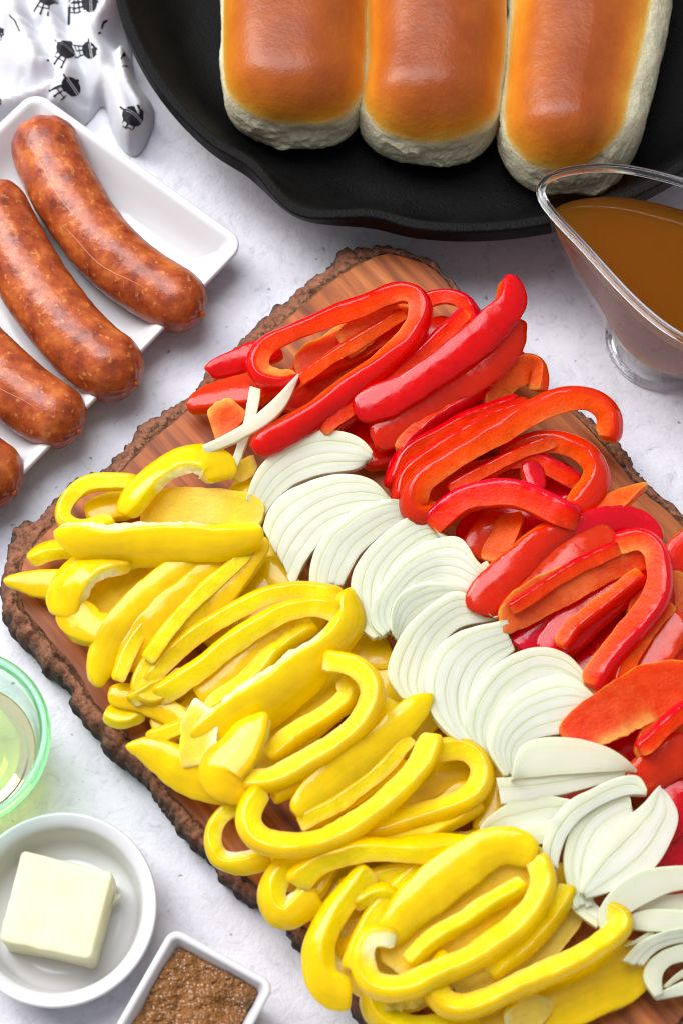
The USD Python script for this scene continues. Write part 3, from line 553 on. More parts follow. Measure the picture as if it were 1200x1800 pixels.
for k, z in ((.02, 6), (.9, 6), (.985, 6.4), (1.0, 8), (1.0, 12), (1.0, 16), (1.0, 20), (1.0, 24), (1.0, 26.5), (.995, 27.8), (.98, 28.6), (.955, 29), (.85, 29), (.6, 29), (.3, 29), (.02, 29)):
    r3 = np.c_[cc + (ring - cc) * k, np.full(120, z * MM)]
    r3[:, :2] += fb(r3, 90, 3, 6)[:, None] * 1.5 * MM * (k > .9); r3[:, 2] += fb(r3, 60, 2, 8) * 1.2 * MM
    rg.append(r3)
obj('butter', skin_rings(np.array(rg)), 'butter', None, 'pale yellow block of butter in the white bowl', 'butter', at=[*cc, 6 * MM], smooth=50)
sl = P2([(180, 1558), (213, 1575), (180, 1612), (150, 1600)], 14 * MM)
rg = np.array([np.c_[sl, np.full(4, z)] for z in (10.5 * MM, 14 * MM)])
obj('butter_sliver', skin_rings(rg), 'butter', None, 'thin sliver of butter peeking out beside the butter block', 'butter', at=[*sl.mean(0), 14.5 * MM], smooth=False)

# ---------------------------------------------------------------- sugar dish
ZS = 34 * MM
t0, t1 = P(302, 1628, ZS)[:2], P(486, 1729, ZS)[:2]
ex = (t1 - t0) / np.linalg.norm(t1 - t0); ey = np.array([ex[1], -ex[0]])
if ey[1] > 0: ey = -ey
W = np.linalg.norm(t1 - t0); sc = t0 + ex * W / 2 + ey * W / 2
sd = thing('sugar_dish', 'square white porcelain dish of brown sugar at the bottom edge', 'dish', [*sc, 0])
prof = rounded([(18 * MM, 1 * MM), (10 * MM, 1 * MM), (8.5 * MM, .3 * MM), (7 * MM, .8 * MM), (.4 * MM, 32 * MM), (0, 34 * MM), (2.8 * MM, 34.4 * MM), (4.6 * MM, 30 * MM), (9.5 * MM, 7 * MM), (18 * MM, 5 * MM)], 1.4 * MM, 5)
obj('dish_body', square_dish(prof, W, W, 5.5 * MM, sc, ex, ey), 'porcelain', sd, smooth=50)
g = np.linspace(-1, 1, 60); hw = W / 2 - 5.6 * MM
X, Y = np.meshgrid(g, g, indexing='ij'); q = sc + X[..., None] * hw * ex + Y[..., None] * hw * ey
def sug_h(q, x, y):
    q3 = np.c_[q, 0 * q[:, 0]]
    return 26.5 * MM + 3 * MM * (1 - (x ** 2 + y ** 2) / 2) - 3.5 * MM * np.exp(-((x - .5) ** 2 + (y + .45) ** 2) / .08) + fb(q3, 70, 3, 2) * 9 * MM + fb(q3, 350, 3, 4) * 3.5 * MM + 4 * MM * np.exp(-((x - .82) ** 2 + (y + .7) ** 2) / .03)
hz = sug_h(q.reshape(-1, 2), X.ravel(), Y.ravel())
vs, fsx = [np.c_[q.reshape(-1, 2), hz - .4 * MM]], [grid_faces(60, 60, False)]
ico = trimesh.creation.icosphere(0); n = 11000; k = len(vs[0])
u = rng.uniform(-1, 1, (n, 2)); qq = sc + u[:, :1] * hw * ex + u[:, 1:] * hw * ey
hh = sug_h(qq, u[:, 0], u[:, 1]); sz = rng.uniform(.40, 1.0, n) * MM
V = ico.vertices[None] * sz[:, None, None] * rng.uniform(.7, 1.2, (n, 12, 1)) + np.c_[qq, hh + rng.uniform(-.3, .7, n) * MM][:, None]
Fv = ico.faces[None] + (np.arange(n) * 12)[:, None, None] + k
fs0 = fsx[0]; a = vs[0][fs0]; fs0 = fs0 if np.cross(a[0, 1] - a[0, 0], a[0, 2] - a[0, 0])[2] > 0 else fs0[:, ::-1]
obj('brown_sugar', (np.vstack([vs[0], V.reshape(-1, 3)]), np.vstack([fs0, Fv.reshape(-1, 3)])), 'brown_sugar', None, 'loose brown sugar heaped in the square white dish', 'brown sugar', kind='stuff', at=[*sc, 20 * MM], smooth=False)

#PEPPERS#
# ---------------------------------------------------------------- pepper strips
def ends(n, L, s0, s1, tau):
    d = np.linspace(0, L, n); e = np.ones(n)
    for dd, s in ((d, s0), (L - d, s1)):
        k = np.clip(dd / tau, 0, 1); e = np.minimum(e, s + (1 - s) * np.sqrt(np.clip(1 - (1 - k) ** 2.2, 0, 1)))
    return e
SEED = [100]
_top = [(x, 1.0) for x in np.linspace(-.90, .90, 11)]; _bot = [(x, -1.0) for x in np.linspace(.90, -.90, 9)]
_side = [(.965, .90), (.985, .78), (.985, .78), (.975, .4), (.96, 0), (.97, -.5), (.99, -.93), (.99, -.93)]
SEC = np.array(_top + _side + _bot + [(-x, y) for x, y in _side[::-1]])      # doubled points keep the knife edges sharp
def strip(kind, label, pts, z=40, roll=0, b=50, t=27, e=(.5, .5), pith=None, bow=.055, wob=1.0, tau=None, parent=None, name=None, dome=0.0):
    """A cut of pepper wall: the line runs through photograph pixels at the heights z (mm); b is the breadth of the cut, t the wall, both in pixels of the photograph.
    roll 0 = skin up, 180 = inside up, +90 = on edge with the skin to the left of the line, -90 = to the right. pith = (side, strength): pale ragged edge on +1 / -1 of the breadth."""
    SEED[0] += 1; sd = SEED[0]
    n, m = 84, len(SEC)
    p = np.array([q[:2] for q in pts], float)
    zz = np.interp(np.linspace(0, 1, len(p)), np.linspace(0, 1, np.size(z)), np.atleast_1d(z).astype(float))
    rr = np.interp(np.linspace(0, 1, len(p)), np.linspace(0, 1, np.size(roll)), np.atleast_1d(roll).astype(float))
    bb = np.interp(np.linspace(0, 1, len(p)), np.linspace(0, 1, np.size(b)), np.atleast_1d(b).astype(float))
    w = PP(p, zz * MM)
    dv = np.diff(p, axis=0); hd = np.unwrap(np.arctan2(-dv[:, 1], dv[:, 0])); turn = hd[-1] - hd[0]
    if abs(turn) > .9 and 25 < abs(rr).mean() < 120: rr = np.abs(rr) * (-1 if turn > 0 else 1)     # the skin lies on the outside of the bend
    q = spline(np.c_[w, np.radians(rr), bb], n)
    c, ro_, bw = q[:, :3], q[:, 3], q[:, 4] * PX
    nz = np.stack([fb(c + k * 3.1, 40, 2, sd) for k in range(3)], 1) * 3.2 * MM * wob; nz[:, 2] *= .8
    c = c + nz
    T = np.gradient(c, axis=0); T /= np.linalg.norm(T, axis=1)[:, None]
    S = np.cross(T, [0, 0, 1]); S /= np.linalg.norm(S, axis=1)[:, None]; Z = np.cross(S, T)
    ro_ = ro_ + fb(c, 30, 2, sd + 5) * .6 * wob
    U = np.cos(ro_)[:, None] * S + np.sin(ro_)[:, None] * Z; V = -np.sin(ro_)[:, None] * S + np.cos(ro_)[:, None] * Z
    L = np.linalg.norm(np.diff(c, axis=0), axis=1).sum()
    en = ends(n, L, e[0], e[1], tau * PX if tau else bw.mean() * .9)
    et = ends(n, L, .72, .72, 3.5 * MM)
    su, sv = SEC[:, 0], SEC[:, 1]
    bw = bw * (1.24 - .52 * np.abs(np.sin(ro_))) * (1 + .40 * fb(c, 28, 2, sd + 11))
    u = su[None] * (bw * en)[:, None] / 2
    thick = t * (.80 + .12 * np.abs(np.sin(ro_)).mean()) * PX * (1.0 + .5 * fb(c, 45, 2, sd + 7)) * et
    v = sv[None] * thick[:, None] / 2
    v = v - bow * (su ** 2)[None] * (bw * en)[:, None] * .5 + np.where(sv > .9, .15, 0)[None] * (1 - su ** 2)[None] * thick[:, None] + dome * MM * (1 - su ** 2)[None]
    inner_m = (sv < -.35)
    pos = c[:, None] + U[:, None] * u[..., None] + V[:, None] * v[..., None]
    rough = np.where(sv > .6, .3, 1.0)[None]
    pos += V[:, None] * (fb(pos, 95, 3, sd + 2) * 1.9 * MM * rough)[..., None]
    pos += U[:, None] * (fb(pos, 170, 3, sd + 3) * 1.7 * MM * np.abs(su)[None])[..., None]
    skin = np.repeat(np.clip((sv - .70) / .12, 0, 1)[None], n, 0); inn = np.repeat(np.clip((-sv - .7) / .2, 0, 1)[None], n, 0)
    pt = np.repeat((.46 * np.clip((.25 - sv) / 1.2, 0, 1))[None], n, 0) * np.clip(.75 + 2.2 * fb(c, 34, 2, sd + 21), .1, 1.25)[:, None]
    if pith:
        side, k = pith[0], pith[1]
        lo, hi = (pith[2], pith[3]) if len(pith) > 2 else (0, 1)
        tt = np.linspace(0, 1, n); win = np.clip((tt - lo) / .08 + .5, 0, 1) * np.clip((hi - tt) / .08 + .5, 0, 1)
        ed = np.clip((su * side - .35) / .5, 0, 1) * (1 - np.clip((sv - .5) / .3, 0, 1))
        pt += k * ed[None] * win[:, None]
        pos += U[:, None] * (side * fb(pos, 420, 2, sd + 8) * 2.2 * MM * k * ed[None] * win[:, None])[..., None]
    d = np.linspace(0, L, n); endp = np.exp(-(np.minimum(d / max(e[0], .3), (L - d) / max(e[1], .3)) / (5 * MM)) ** 2) * .35
    pt = pt + endp[:, None] * (1 - skin)
    rs = np.random.default_rng(sd); Lm = bw.mean()
    for endi, kk in ((0, rs.uniform(-.45, .45)), (n - 1, rs.uniform(-.45, .45))):       # knife cuts run aslant
        fall = np.exp(-(np.abs(np.arange(n) - endi) * (L / n) / (Lm * .7)) ** 2)
        pos += T[:, None] * (fall[:, None] * kk * u)[..., None]
    pos = np.concatenate([pos[:1], pos, pos[-1:]]); skin, inn, pt = (np.vstack([A[:1] * w, A, A[-1:] * w]) for A, w in ((skin, 0), (inn, 0), (pt, 1)))
    vv, ff = skin_rings(pos)
    across = np.repeat(su[None] * bw.mean() * 120, n + 2, 0); along = np.repeat((np.r_[0, np.linspace(0, L, n), L] * 14)[:, None], len(su), 1)
    ex = lambda A: np.r_[A.ravel(), A[0].mean(), A[-1].mean()]
    sk = ex(skin); sk[-2:] = 0
    col = {'y': 'yellow_pepper', 'r': 'red_pepper'}[kind]
    nm = {'y': 'yellow_pepper_strip', 'r': 'red_pepper_strip'}[kind]
    return obj(nm, (vv, ff), col, None, label, 'pepper strip', {'y': 'yellow pepper strips on the board', 'r': 'red pepper strips on the board'}[kind],
               at=[*c[:, :2].mean(0), vv[:, 2].min()], attrs={'skin': sk, 'inner': ex(inn), 'pith': np.clip(ex(pt), 0, 1), 'across': ex(across), 'along': ex(along)})
Y = lambda *a, **k: strip('y', *a, **k)
R = lambda *a, **k: strip('r', *a, **k)

# yellow, from the left corner of the board towards the lower right; low pieces first
Y('dark amber inside of a yellow strip in the gap below the wide top strip', [(165, 1100), (200, 1045), (240, 985), (275, 940)], 33, 175, 88, 22)
Y('yellow strip end tucked under the onion at the top of the heap', [(460, 990), (490, 1020), (510, 1060)], 34, 0, 50, 24)
Y('flat yellow strip between the arches and the first onion slices', [(360, 1130), (420, 1060), (455, 1000), (470, 950)], 33, 10, 75, 24)
Y('low yellow strip running under the pair of arched strips', [(330, 1240), (400, 1180), (480, 1110), (560, 1060)], 33, 5, 90, 24)
Y('small yellow strip face beside the onion right of the curl', [(590, 1130), (630, 1140), (690, 1150)], 33, 10, 62, 24)
Y('yellow strip lying under the curl next to the onions', [(640, 1260), (680, 1215), (730, 1190)], 32, 0, 75, 24)
Y('orange yellow inside face filling the hollow of the big curl', [(430, 1330), (500, 1250), (570, 1190), (625, 1165)], 34, 178, 140, 24, pith=(1, .5))
Y('low yellow strip behind the pointed strip by the curl', [(560, 1350), (640, 1300), (720, 1260)], 32, 0, 70, 24)
Y('yellow strip low in the middle under the hooked strip', [(540, 1480), (650, 1420), (760, 1370), (850, 1350)], 32, 5, 85, 24)
Y('short low yellow strip under the right hook', [(745, 1475), (785, 1430), (830, 1385)], 34, -12, 55, 24)
Y('orange yellow strip between the right hook and the small onion pieces', [(846, 1470), (862, 1420), (872, 1370), (868, 1320)], 35, 5, 46, 24)
Y('flat yellow strip low under the long level strip', [(560, 1560), (640, 1540), (740, 1520), (840, 1500)], 32, 175, 80, 24)
Y('dark yellow strip standing in the gap left of the wide loop', [(590, 1680), (640, 1600), (690, 1530), (720, 1490)], 33, 15, 62, 24)
Y('yellow strip low in the gap under the small curled piece', [(545, 1620), (575, 1570), (600, 1530), (640, 1490)], 32, 10, 60, 24)
Y('greenish yellow piece low inside the tall J strip', [(585, 1690), (630, 1655), (680, 1625)], 32, 178, 60, 22)
Y('broad yellow strip low under the wide loop', [(640, 1760), (720, 1690), (820, 1600), (900, 1530)], 32, 178, 120, 22)
Y('sheer yellow wall piece beside the leaf shaped onion', [(800, 1740), (870, 1680), (940, 1610), (990, 1550)], 34, 176, 128, 20, bow=.05)
Y('yellow strip edge low at the onion end of the wide loop', [(930, 1640), (970, 1580), (985, 1520)], 33, 5, 60, 22)
Y('broad sheer yellow strip lying at the bottom near bare wood', [(860, 1815), (960, 1770), (1060, 1715), (1138, 1680)], 33, -8, 84, 22, bow=.04)
Y('small pale pointed yellow piece at the bottom edge', [(885, 1800), (925, 1780), (956, 1752)], 37, 160, 46, 22, e=(.6, .15))
Y('yellow strip with seedy pith at the bottom of the heap', [(652, 1735), (655, 1770), (690, 1800), (760, 1812), (840, 1800)], 33, 68, 52, 34, pith=(1, .9, 0, .7))

Y('pointed yellow strip tip reaching furthest left on the board', [(6, 1026), (50, 1024), (100, 1026), (150, 1022)], 35, -8, [26, 44, 50], 24, e=(.08, .5), tau=70)
Y('short folded yellow piece above the leftmost pointed tip', [(52, 985), (80, 968), (120, 962), (160, 970)], 36, 40, 40, 26, e=(.2, .5))
Y('yellow hooked strip on edge at the top left corner of the heap', [(240, 850), (190, 846), (145, 855), (118, 880), (112, 910), (140, 928), (200, 915)], [44, 40, 40], 76, 38, 27)
Y('yellow strip whose inside shows behind the wide top strip', [(250, 905), (310, 893), (380, 893), (462, 908)], [38, 42, 43], 172, 58, 24, e=(.5, .3))
Y('small pale yellow offcut beside the first onion slice', [(408, 845), (430, 828), (448, 812)], 40, 160, 34, 22, e=(.6, .5))
Y('tiny yellow offcut under the small pale one by the onion', [(405, 872), (425, 865), (448, 862)], 34, 10, 36, 22)
Y('arched yellow strip with wide pale inner edge at the top of the heap', [(222, 905), (248, 862), (288, 820), (335, 802), (375, 815), (388, 842)], [44, 52, 48], [30, 36, 10], [48, 62, 70], 28, pith=(1, 1.0, .3, 1))
Y('wide yellow strip lying level at the top left with ragged pale upper edge', [(102, 932), (150, 950), (230, 955), (330, 955), (410, 953), (462, 938)], [52, 54, 54], -46, [50, 76, 80, 76, 56], 28, e=(.12, .45), pith=(-1, 1.0, 0, .72))
Y('bulging yellow strip with torn pale right edge at the left of the heap', [(232, 985), (180, 985), (138, 1005), (112, 1045), (108, 1085)], [45, 46, 42], [-34, -20], [60, 82, 70], 26, pith=(-1, .9, .1, .8), bow=.16)
Y('yellow strip end with white pointed tip at the left edge of the heap', [(108, 1070), (140, 1092), (178, 1105), (215, 1090)], [42, 44], [-12, 10], [58, 62, 40], 28, e=(.55, .3), pith=(-1, .8, 0, .3))
Y('long smooth yellow strip slanting up from the lower left tip', [(166, 1206), (188, 1145), (228, 1085), (284, 1030), (345, 985)], [40, 46, 46], [-20, -14], [38, 60, 56, 48], 28, e=(.15, .5))
Y('long yellow strip beside the smooth slanting one', [(220, 1180), (250, 1120), (300, 1068), (352, 1020), (400, 975)], [41, 46, 45], -16, [44, 56, 50], 28)
Y('long narrow yellow strip ending at the onions', [(330, 1120), (370, 1070), (405, 1020), (445, 970), (468, 948)], [43, 47, 45], [-10, 0], [40, 48, 40], 26, e=(.4, .2))
Y('yellow strip bent into a narrow U with its bend at the lower left', [(400, 1010), (350, 1075), (292, 1130), (256, 1175), (246, 1212), (270, 1222), (320, 1180)], [46, 44, 42, 42], [60, 78, 88], 44, 30)
Y('upper of two parallel arched yellow strips in the middle of the heap', [(262, 1205), (320, 1140), (395, 1085), (470, 1050), (550, 1040), (600, 1052)], [42, 50, 50], [62, 66], 40, 31)
Y('lower of two parallel arched yellow strips in the middle of the heap', [(272, 1226), (330, 1192), (410, 1130), (490, 1085), (555, 1066), (598, 1080)], [42, 52, 52], [58, 70], 42, 33)
Y('slim yellow strip end crossing the rim at the left side', [(190, 1225), (240, 1232), (290, 1250), (336, 1280)], [37, 40], [-14, -4], 38, 25, e=(.3, .4))
Y('small dull yellow piece tucked beside the bark at the left', [(188, 1252), (215, 1258), (252, 1248)], 34, 20, 40, 24)
Y('smooth orange yellow strip face under the arched pair', [(345, 1225), (400, 1195), (455, 1150), (520, 1105)], [42, 46], -10, [50, 66, 54], 26)
Y('broad yellow strip with a long white ragged edge running to the arch top', [(600, 1040), (612, 1085), (575, 1140), (510, 1200), (440, 1255), (385, 1290), (350, 1310)], [52, 50, 46, 44], [34, 46, 42, 30], [50, 76, 92, 92, 74], 28, pith=(1, 1.0, .28, 1), bow=.12)
Y('pale lumpy yellow end at the lower end of the white ragged edge', [(332, 1252), (350, 1280), (352, 1320), (345, 1350)], 46, 172, 62, 26, pith=(1, .9), e=(.5, .5))
Y('pointed yellow strip face overhanging the rim at lower left', [(222, 1308), (268, 1318), (320, 1352), (385, 1372), (430, 1372)], [38, 42, 42], [-18, -10], [26, 62, 78, 74], 28, e=(.1, .5), bow=.14)
Y('big yellow curl with a pale cut tip in the middle of the heap', [(566, 1164), (602, 1166), (640, 1186), (655, 1222), (636, 1268), (590, 1310), (530, 1345), (470, 1372), (425, 1372)], [54, 56, 54, 50], [-76, -70, -74], 46, 36, pith=(-1, .6, 0, .3), e=(.5, .6))
Y('upright yellow fold with a pale tip at the lower end of the big curl', [(470, 1258), (440, 1290), (412, 1330), (392, 1358), (412, 1384), (450, 1386)], [54, 54, 48], [-14, -24], [30, 66, 70, 44], 28, e=(.2, .5), pith=(-1, .5, 0, .3), bow=.14)
Y('pointed yellow strip just below the big curl', [(754, 1226), (706, 1268), (645, 1318), (575, 1372), (515, 1432)], [47, 50, 48], [16, 12], [34, 56, 56, 48], 28, e=(.1, .4), tau=60)
Y('second slim yellow strip nested under the pointed one', [(700, 1330), (640, 1375), (575, 1420), (520, 1440)], [44, 45], 14, 46, 26)
Y('long hooked yellow strip curling up at its pale lower left tip', [(758, 1292), (742, 1335), (700, 1388), (632, 1442), (560, 1482), (492, 1490), (446, 1468), (436, 1432), (464, 1388)], [50, 52, 54, 52], [74, 70, 66, 60], [40, 42, 46, 52], 36, e=(.5, .2))
Y('yellow hook at the right with a pale cut end by the onion', [(768, 1322), (815, 1318), (845, 1345), (836, 1385), (775, 1422), (690, 1452), (600, 1472)], [44, 46, 42], [-72, -66], 40, 34, pith=(-1, .9, 0, .28))
Y('thin yellow ring shaped strip hanging over the lower left rim', [(436, 1412), (398, 1436), (378, 1472), (388, 1508), (425, 1518), (470, 1508)], [40, 36, 36], [84, 76, 40], [30, 32, 50], 26, pith=(-1, .6, .6, 1))
Y('long level yellow strip across the lower part of the heap', [(520, 1560), (545, 1528), (600, 1502), (680, 1492), (760, 1488), (850, 1490)], [46, 48, 46], [-60, -56], [50, 56, 54], 36)
Y('yellow hook with pale blunt end at the lower left rim', [(520, 1500), (490, 1535), (478, 1575), (500, 1606), (535, 1590), (560, 1568)], [42, 40, 42], [66, 50, 20], [40, 46, 54], 32, pith=(-1, .9, .6, 1), e=(.5, .6))
Y('narrow yellow strip beside the blunt hook', [(548, 1580), (560, 1545), (590, 1510)], 40, 20, 40, 26)
Y('tall J shaped yellow strip at the bottom left of the heap', [(648, 1528), (605, 1580), (570, 1635), (556, 1690), (575, 1735), (618, 1752)], [46, 44, 42], [58, 40, 22], [44, 52, 70], 36, e=(.5, .5))
Y('small curled yellow piece in the gap right of the tall J strip', [(622, 1592), (650, 1574), (684, 1570), (698, 1592)], [43, 45, 42], [-30, -60], 34, 26, e=(.3, .5))
Y('front strip of the bottom yellow pair, running along the lower edge', [(790, 1680), (768, 1712), (772, 1752), (815, 1772), (900, 1738), (990, 1700), (1060, 1662), (1095, 1622), (1070, 1600)], [46, 46, 48, 46], [78, 66, 62, 66], [40, 46, 50, 50], 36)
Y('inside wall of the wide yellow loop with rough pale ribs', [(690, 1705), (760, 1650), (850, 1590), (920, 1548), (956, 1530)], [42, 44], 176, [70, 116, 120, 90], 24, pith=(1, .35, .3, .9), bow=-.12)
Y('upper arm of the wide yellow loop at the bottom', [(672, 1668), (715, 1612), (770, 1555), (830, 1508), (890, 1488), (946, 1506)], [47, 52, 52], [-14, -22], [40, 60, 64, 60, 54], 30, e=(.4, .55), bow=.12)
Y('lower arm of the wide yellow loop with a pale hooked tip', [(690, 1650), (652, 1648), (635, 1684), (650, 1726), (700, 1736), (780, 1706), (860, 1662), (930, 1606), (958, 1548), (944, 1506)], [50, 50, 52, 52], [78, 68, 60, 62], [46, 44, 44, 52], 34, pith=(-1, .9, 0, .16), e=(.7, .6))

seedy = stage.GetPrimAtPath([str(x.GetPath()) for x in stage.GetPrimAtPath('/World').GetChildren() if 'seedy pith' in str(x.GetCustomDataByKey('label'))][0])
cl = []
for k in range(26):
    u = rng.uniform(0, 1); w = trimesh.creation.icosphere(2, 1.0); p = P(672 + 70 * u + rng.normal(0, 5), 1764 - 8 * u + rng.normal(0, 8), 36 * MM + rng.uniform(0, 4) * MM)
    w.vertices = w.vertices * rng.uniform(1.0, 2.2) * MM * rng.uniform(.6, 1.2, 3); w.vertices += fb(w.vertices + k, 500, 2, k)[:, None] * .8 * MM + p; cl.append(w)
cl = trimesh.util.concatenate(cl)
class _W:
    def __init__(self, p): self.p = p
    def GetPath(self): return self.p.GetPath()
obj('pith', cl, 'yellow_pepper', _W(seedy), attrs={'skin': np.zeros(len(cl.vertices)), 'inner': np.zeros(len(cl.vertices)), 'pith': np.full(len(cl.vertices), .6), 'across': cl.vertices[:, 0] * 100, 'along': cl.vertices[:, 1] * 100})

for lb, p, zz, rl, bb in (
    ('low yellow strip inside the hook at the top left corner', [(150, 900), (215, 886), (285, 868)], 32, 6, 44),
    ('low yellow strip between the white ragged edge and the leftmost curl end', [(270, 1290), (330, 1265), (400, 1225)], 34, 0, 62),
    ('low yellow strip end beside the onion above the right hook', [(690, 1318), (735, 1275), (772, 1246)], 34, -8, 56),
    ('yellow strip low between the long hooked strip and the level strip', [(480, 1545), (560, 1512), (650, 1478), (740, 1450)], 33, 4, 66),
    ('yellow strip low at the onion side under the level strip', [(760, 1545), (820, 1505), (880, 1470)], 32, 0, 60),
    ('yellow strip low below the small curled piece', [(600, 1660), (660, 1640), (720, 1590)], 33, 174, 62)):
    Y(lb, p, zz, rl, bb, 24)

for lb, p, zz, rl, bb, tt in (
    ('slim yellow strip on edge under the wide top strip', [(190, 1000), (270, 985), (350, 992), (430, 985)], 40, 60, 40, 28),
    ('slim yellow strip on edge between the two long slanting strips', [(205, 1200), (232, 1140), (278, 1075), (330, 1015)], 44, 72, 40, 26),
    ('thin yellow strip on edge right of the second slanting strip', [(262, 1160), (310, 1095), (365, 1035), (420, 985), (440, 960)], 48, 75, 40, 26),
    ('thin yellow strip on edge running below the parallel arches', [(365, 1242), (430, 1195), (500, 1135), (556, 1098)], 47, -72, 40, 28),
    ('slim yellow hooked strip inside the big curl', [(470, 1330), (520, 1290), (575, 1258), (612, 1222), (600, 1196)], 43, 74, 42, 28),
    ('thin yellow strip on edge between big curl and pointed strip', [(480, 1400), (550, 1360), (620, 1310), (670, 1262), (692, 1232)], 46, -68, 40, 26),
    ('thin yellow strip on edge nested inside the long hooked strip', [(530, 1448), (600, 1408), (670, 1352), (720, 1300)], 47, 70, 40, 26),
    ('slim yellow strip on edge under the right hook', [(620, 1500), (700, 1478), (780, 1452), (842, 1412)], 42, -70, 40, 28),
    ('thin yellow strip on edge beneath the level strip', [(600, 1562), (680, 1540), (760, 1530), (830, 1528)], 41, 66, 40, 28),
    ('slim yellow strip on edge between the tall J and the wide loop', [(612, 1706), (640, 1640), (690, 1570), (745, 1520)], 43, 70, 42, 28),
    ('thin yellow strip on edge lying inside the wide loop', [(720, 1690), (800, 1630), (880, 1580), (920, 1552)], 49, -66, 36, 24),
    ('slim yellow strip on edge along the outside of the wide loop', [(860, 1712), (930, 1652), (985, 1590), (996, 1560)], 44, -68, 42, 28),
    ('slim yellow strip on edge at the left above the dull piece', [(232, 1236), (262, 1216), (300, 1200)], 42, 64, 38, 26),
    ('slim yellow strip end on edge left of the pointed overhanging strip', [(262, 1300), (300, 1284), (340, 1268)], 42, 64, 40, 26)):
    Y(lb, p, zz, rl, bb, tt)

# red, from the top of the board towards the right edge; low pieces first
for lb, p, zz, rl, bb in (
    ('dark red strip low between the two long glossy strips', [(540, 770), (620, 700), (700, 640), (800, 570)], 33, 5, 70),
    ('red strip low under the onions at the top', [(620, 800), (690, 760), (760, 700), (830, 650)], 32, 0, 85),
    ('red strip low under the long strips in the upper middle', [(500, 720), (560, 660), (640, 600), (730, 560)], 32, 175, 75),
    ('dull red strip inside the long J strip', [(750, 880), (810, 850), (880, 835), (960, 800)], 33, 178, 60),
    ('red strip low beneath the arches in the middle', [(800, 960), (870, 930), (940, 880), (1010, 830)], 32, 5, 90),
    ('dark red strip low beside the onion fan', [(690, 870), (720, 830), (780, 790), (850, 760)], 33, 10, 66),
    ('red strip low between the middle arch and the right loop', [(870, 1080), (930, 1020), (1000, 960), (1060, 910)], 33, 5, 80),
    ('red strip low inside the right loop', [(930, 1150), (1000, 1090), (1070, 1030), (1140, 990)], 32, 5, 95),
    ('red strip low beside the lower onion fan', [(990, 1220), (1040, 1170), (1100, 1110), (1180, 1060)], 32, 0, 90),
    ('red strip low at the right edge above the broad strip', [(1090, 1200), (1150, 1120), (1220, 1050)], 32, 0, 80),
    ('deep red wall piece seen through the notch of the broad strip', [(1040, 1330), (1110, 1280), (1180, 1240), (1240, 1200)], 32, 0, 110),
    ('deep red piece low behind the plain onion wedge', [(960, 1400), (1040, 1370), (1110, 1330)], 32, 0, 90),
    ('red strip low at the right edge beside the leaf shaped onion', [(1120, 1540), (1170, 1480), (1230, 1400)], 32, 0, 100),
    ('red strip low at the right edge beneath the last onion slices', [(1090, 1600), (1160, 1570), (1240, 1540)], 31, 0, 90)):
    R(lb, p, zz, rl, bb, 24)
R('short red strip end at the far left of the red heap', [(368, 656), (402, 642), (448, 622), (490, 610)], [36, 38], [-22, -10], 38, 26, e=(.5, .5))
R('red strip with pointed tip at the left of the red heap', [(328, 716), (370, 700), (420, 688), (480, 680)], [36, 38], [-5, 10], [30, 50, 56], 26, e=(.1, .5))
R('pale orange inside of a short red piece under the loose onion sliver', [(372, 752), (395, 735), (418, 712)], [40, 42], 168, 62, 24, e=(.7, .6), pith=(1, .5))
R('red arch at the top of the heap, furthest back on the board', [(738, 530), (775, 522), (812, 530), (832, 560), (838, 590)], [40, 42, 38], [70, 60], [36, 40], 30)
R('long red strip face lying inside the top U', [(520, 655), (580, 625), (650, 590), (720, 560)], 38, 176, 58, 24)
R('pale orange rib piece inside the top U', [(604, 612), (635, 585), (668, 560), (700, 540)], [44, 46], 165, [56, 50, 34], 22, e=(.7, .4), pith=(-1, .55))
R('long red U shaped strip at the top with pale hooked end', [(524, 664), (496, 672), (462, 660), (458, 626), (500, 592), (570, 562), (650, 533), (720, 516), (742, 542), (722, 592), (670, 645), (600, 694), (520, 748), (446, 790)], [48, 50, 52, 54, 50, 48], [-60, -66, -70, -62, -40, -30], [48, 42, 42, 46, 52], 36, pith=(1, .7, 0, .12), e=(.6, .4))
R('red strip between the top U and the glossy pair', [(530, 775), (600, 722), (680, 668), (760, 606)], [40, 44], [-12, -16], 54, 28)
R('long glossy red strip with a dark pointed end reaching over the board edge', [(893, 488), (898, 530), (850, 586), (780, 640), (700, 692), (624, 728)], [58, 58, 54, 48], [14, 20, 18], [34, 60, 62, 56], 30, e=(.35, .35))
R('glossy red strip just below the long one with the dark end', [(908, 566), (896, 604), (838, 656), (752, 712), (655, 776)], [50, 50, 46, 42], [20, 16], [50, 68, 66], 30, e=(.4, .4))
R('rounded red strip end by the board edge under the gravy boat', [(862, 716), (872, 680), (905, 650), (938, 648), (948, 688)], [38, 44, 40], [150, 130], [56, 60, 50], 26, bow=.15)
R('outermost red strip nested behind the long J', [(690, 856), (706, 810), (760, 768), (840, 728), (910, 706)], [40, 44, 44], [60, 56], 44, 30)
R('middle red strip nested behind the long J', [(704, 884), (715, 836), (770, 790), (850, 748), (930, 712)], [44, 48, 48], [62, 58], 44, 30)
R('long red J with fat curved head at the board edge', [(1068, 772), (1072, 738), (1046, 706), (990, 700), (920, 730), (840, 778), (768, 822), (730, 862), (732, 896), (775, 900)], [48, 52, 54, 52, 48, 44], [60, 66, 62, 58], [56, 58, 50, 46], 40, pith=(1, .25, .05, .3), e=(.5, .5))
R('curved red strip beneath the fat head of the J', [(890, 802), (945, 778), (1000, 780), (1046, 812), (1052, 846), (1010, 896)], [44, 48, 44], [-64, -50, -30], [42, 46, 50], 34)
R('small red arch right of the middle arch', [(828, 866), (868, 822), (925, 808), (985, 835), (1016, 850)], [42, 44, 40], [-78, -66], [44, 48], 36)
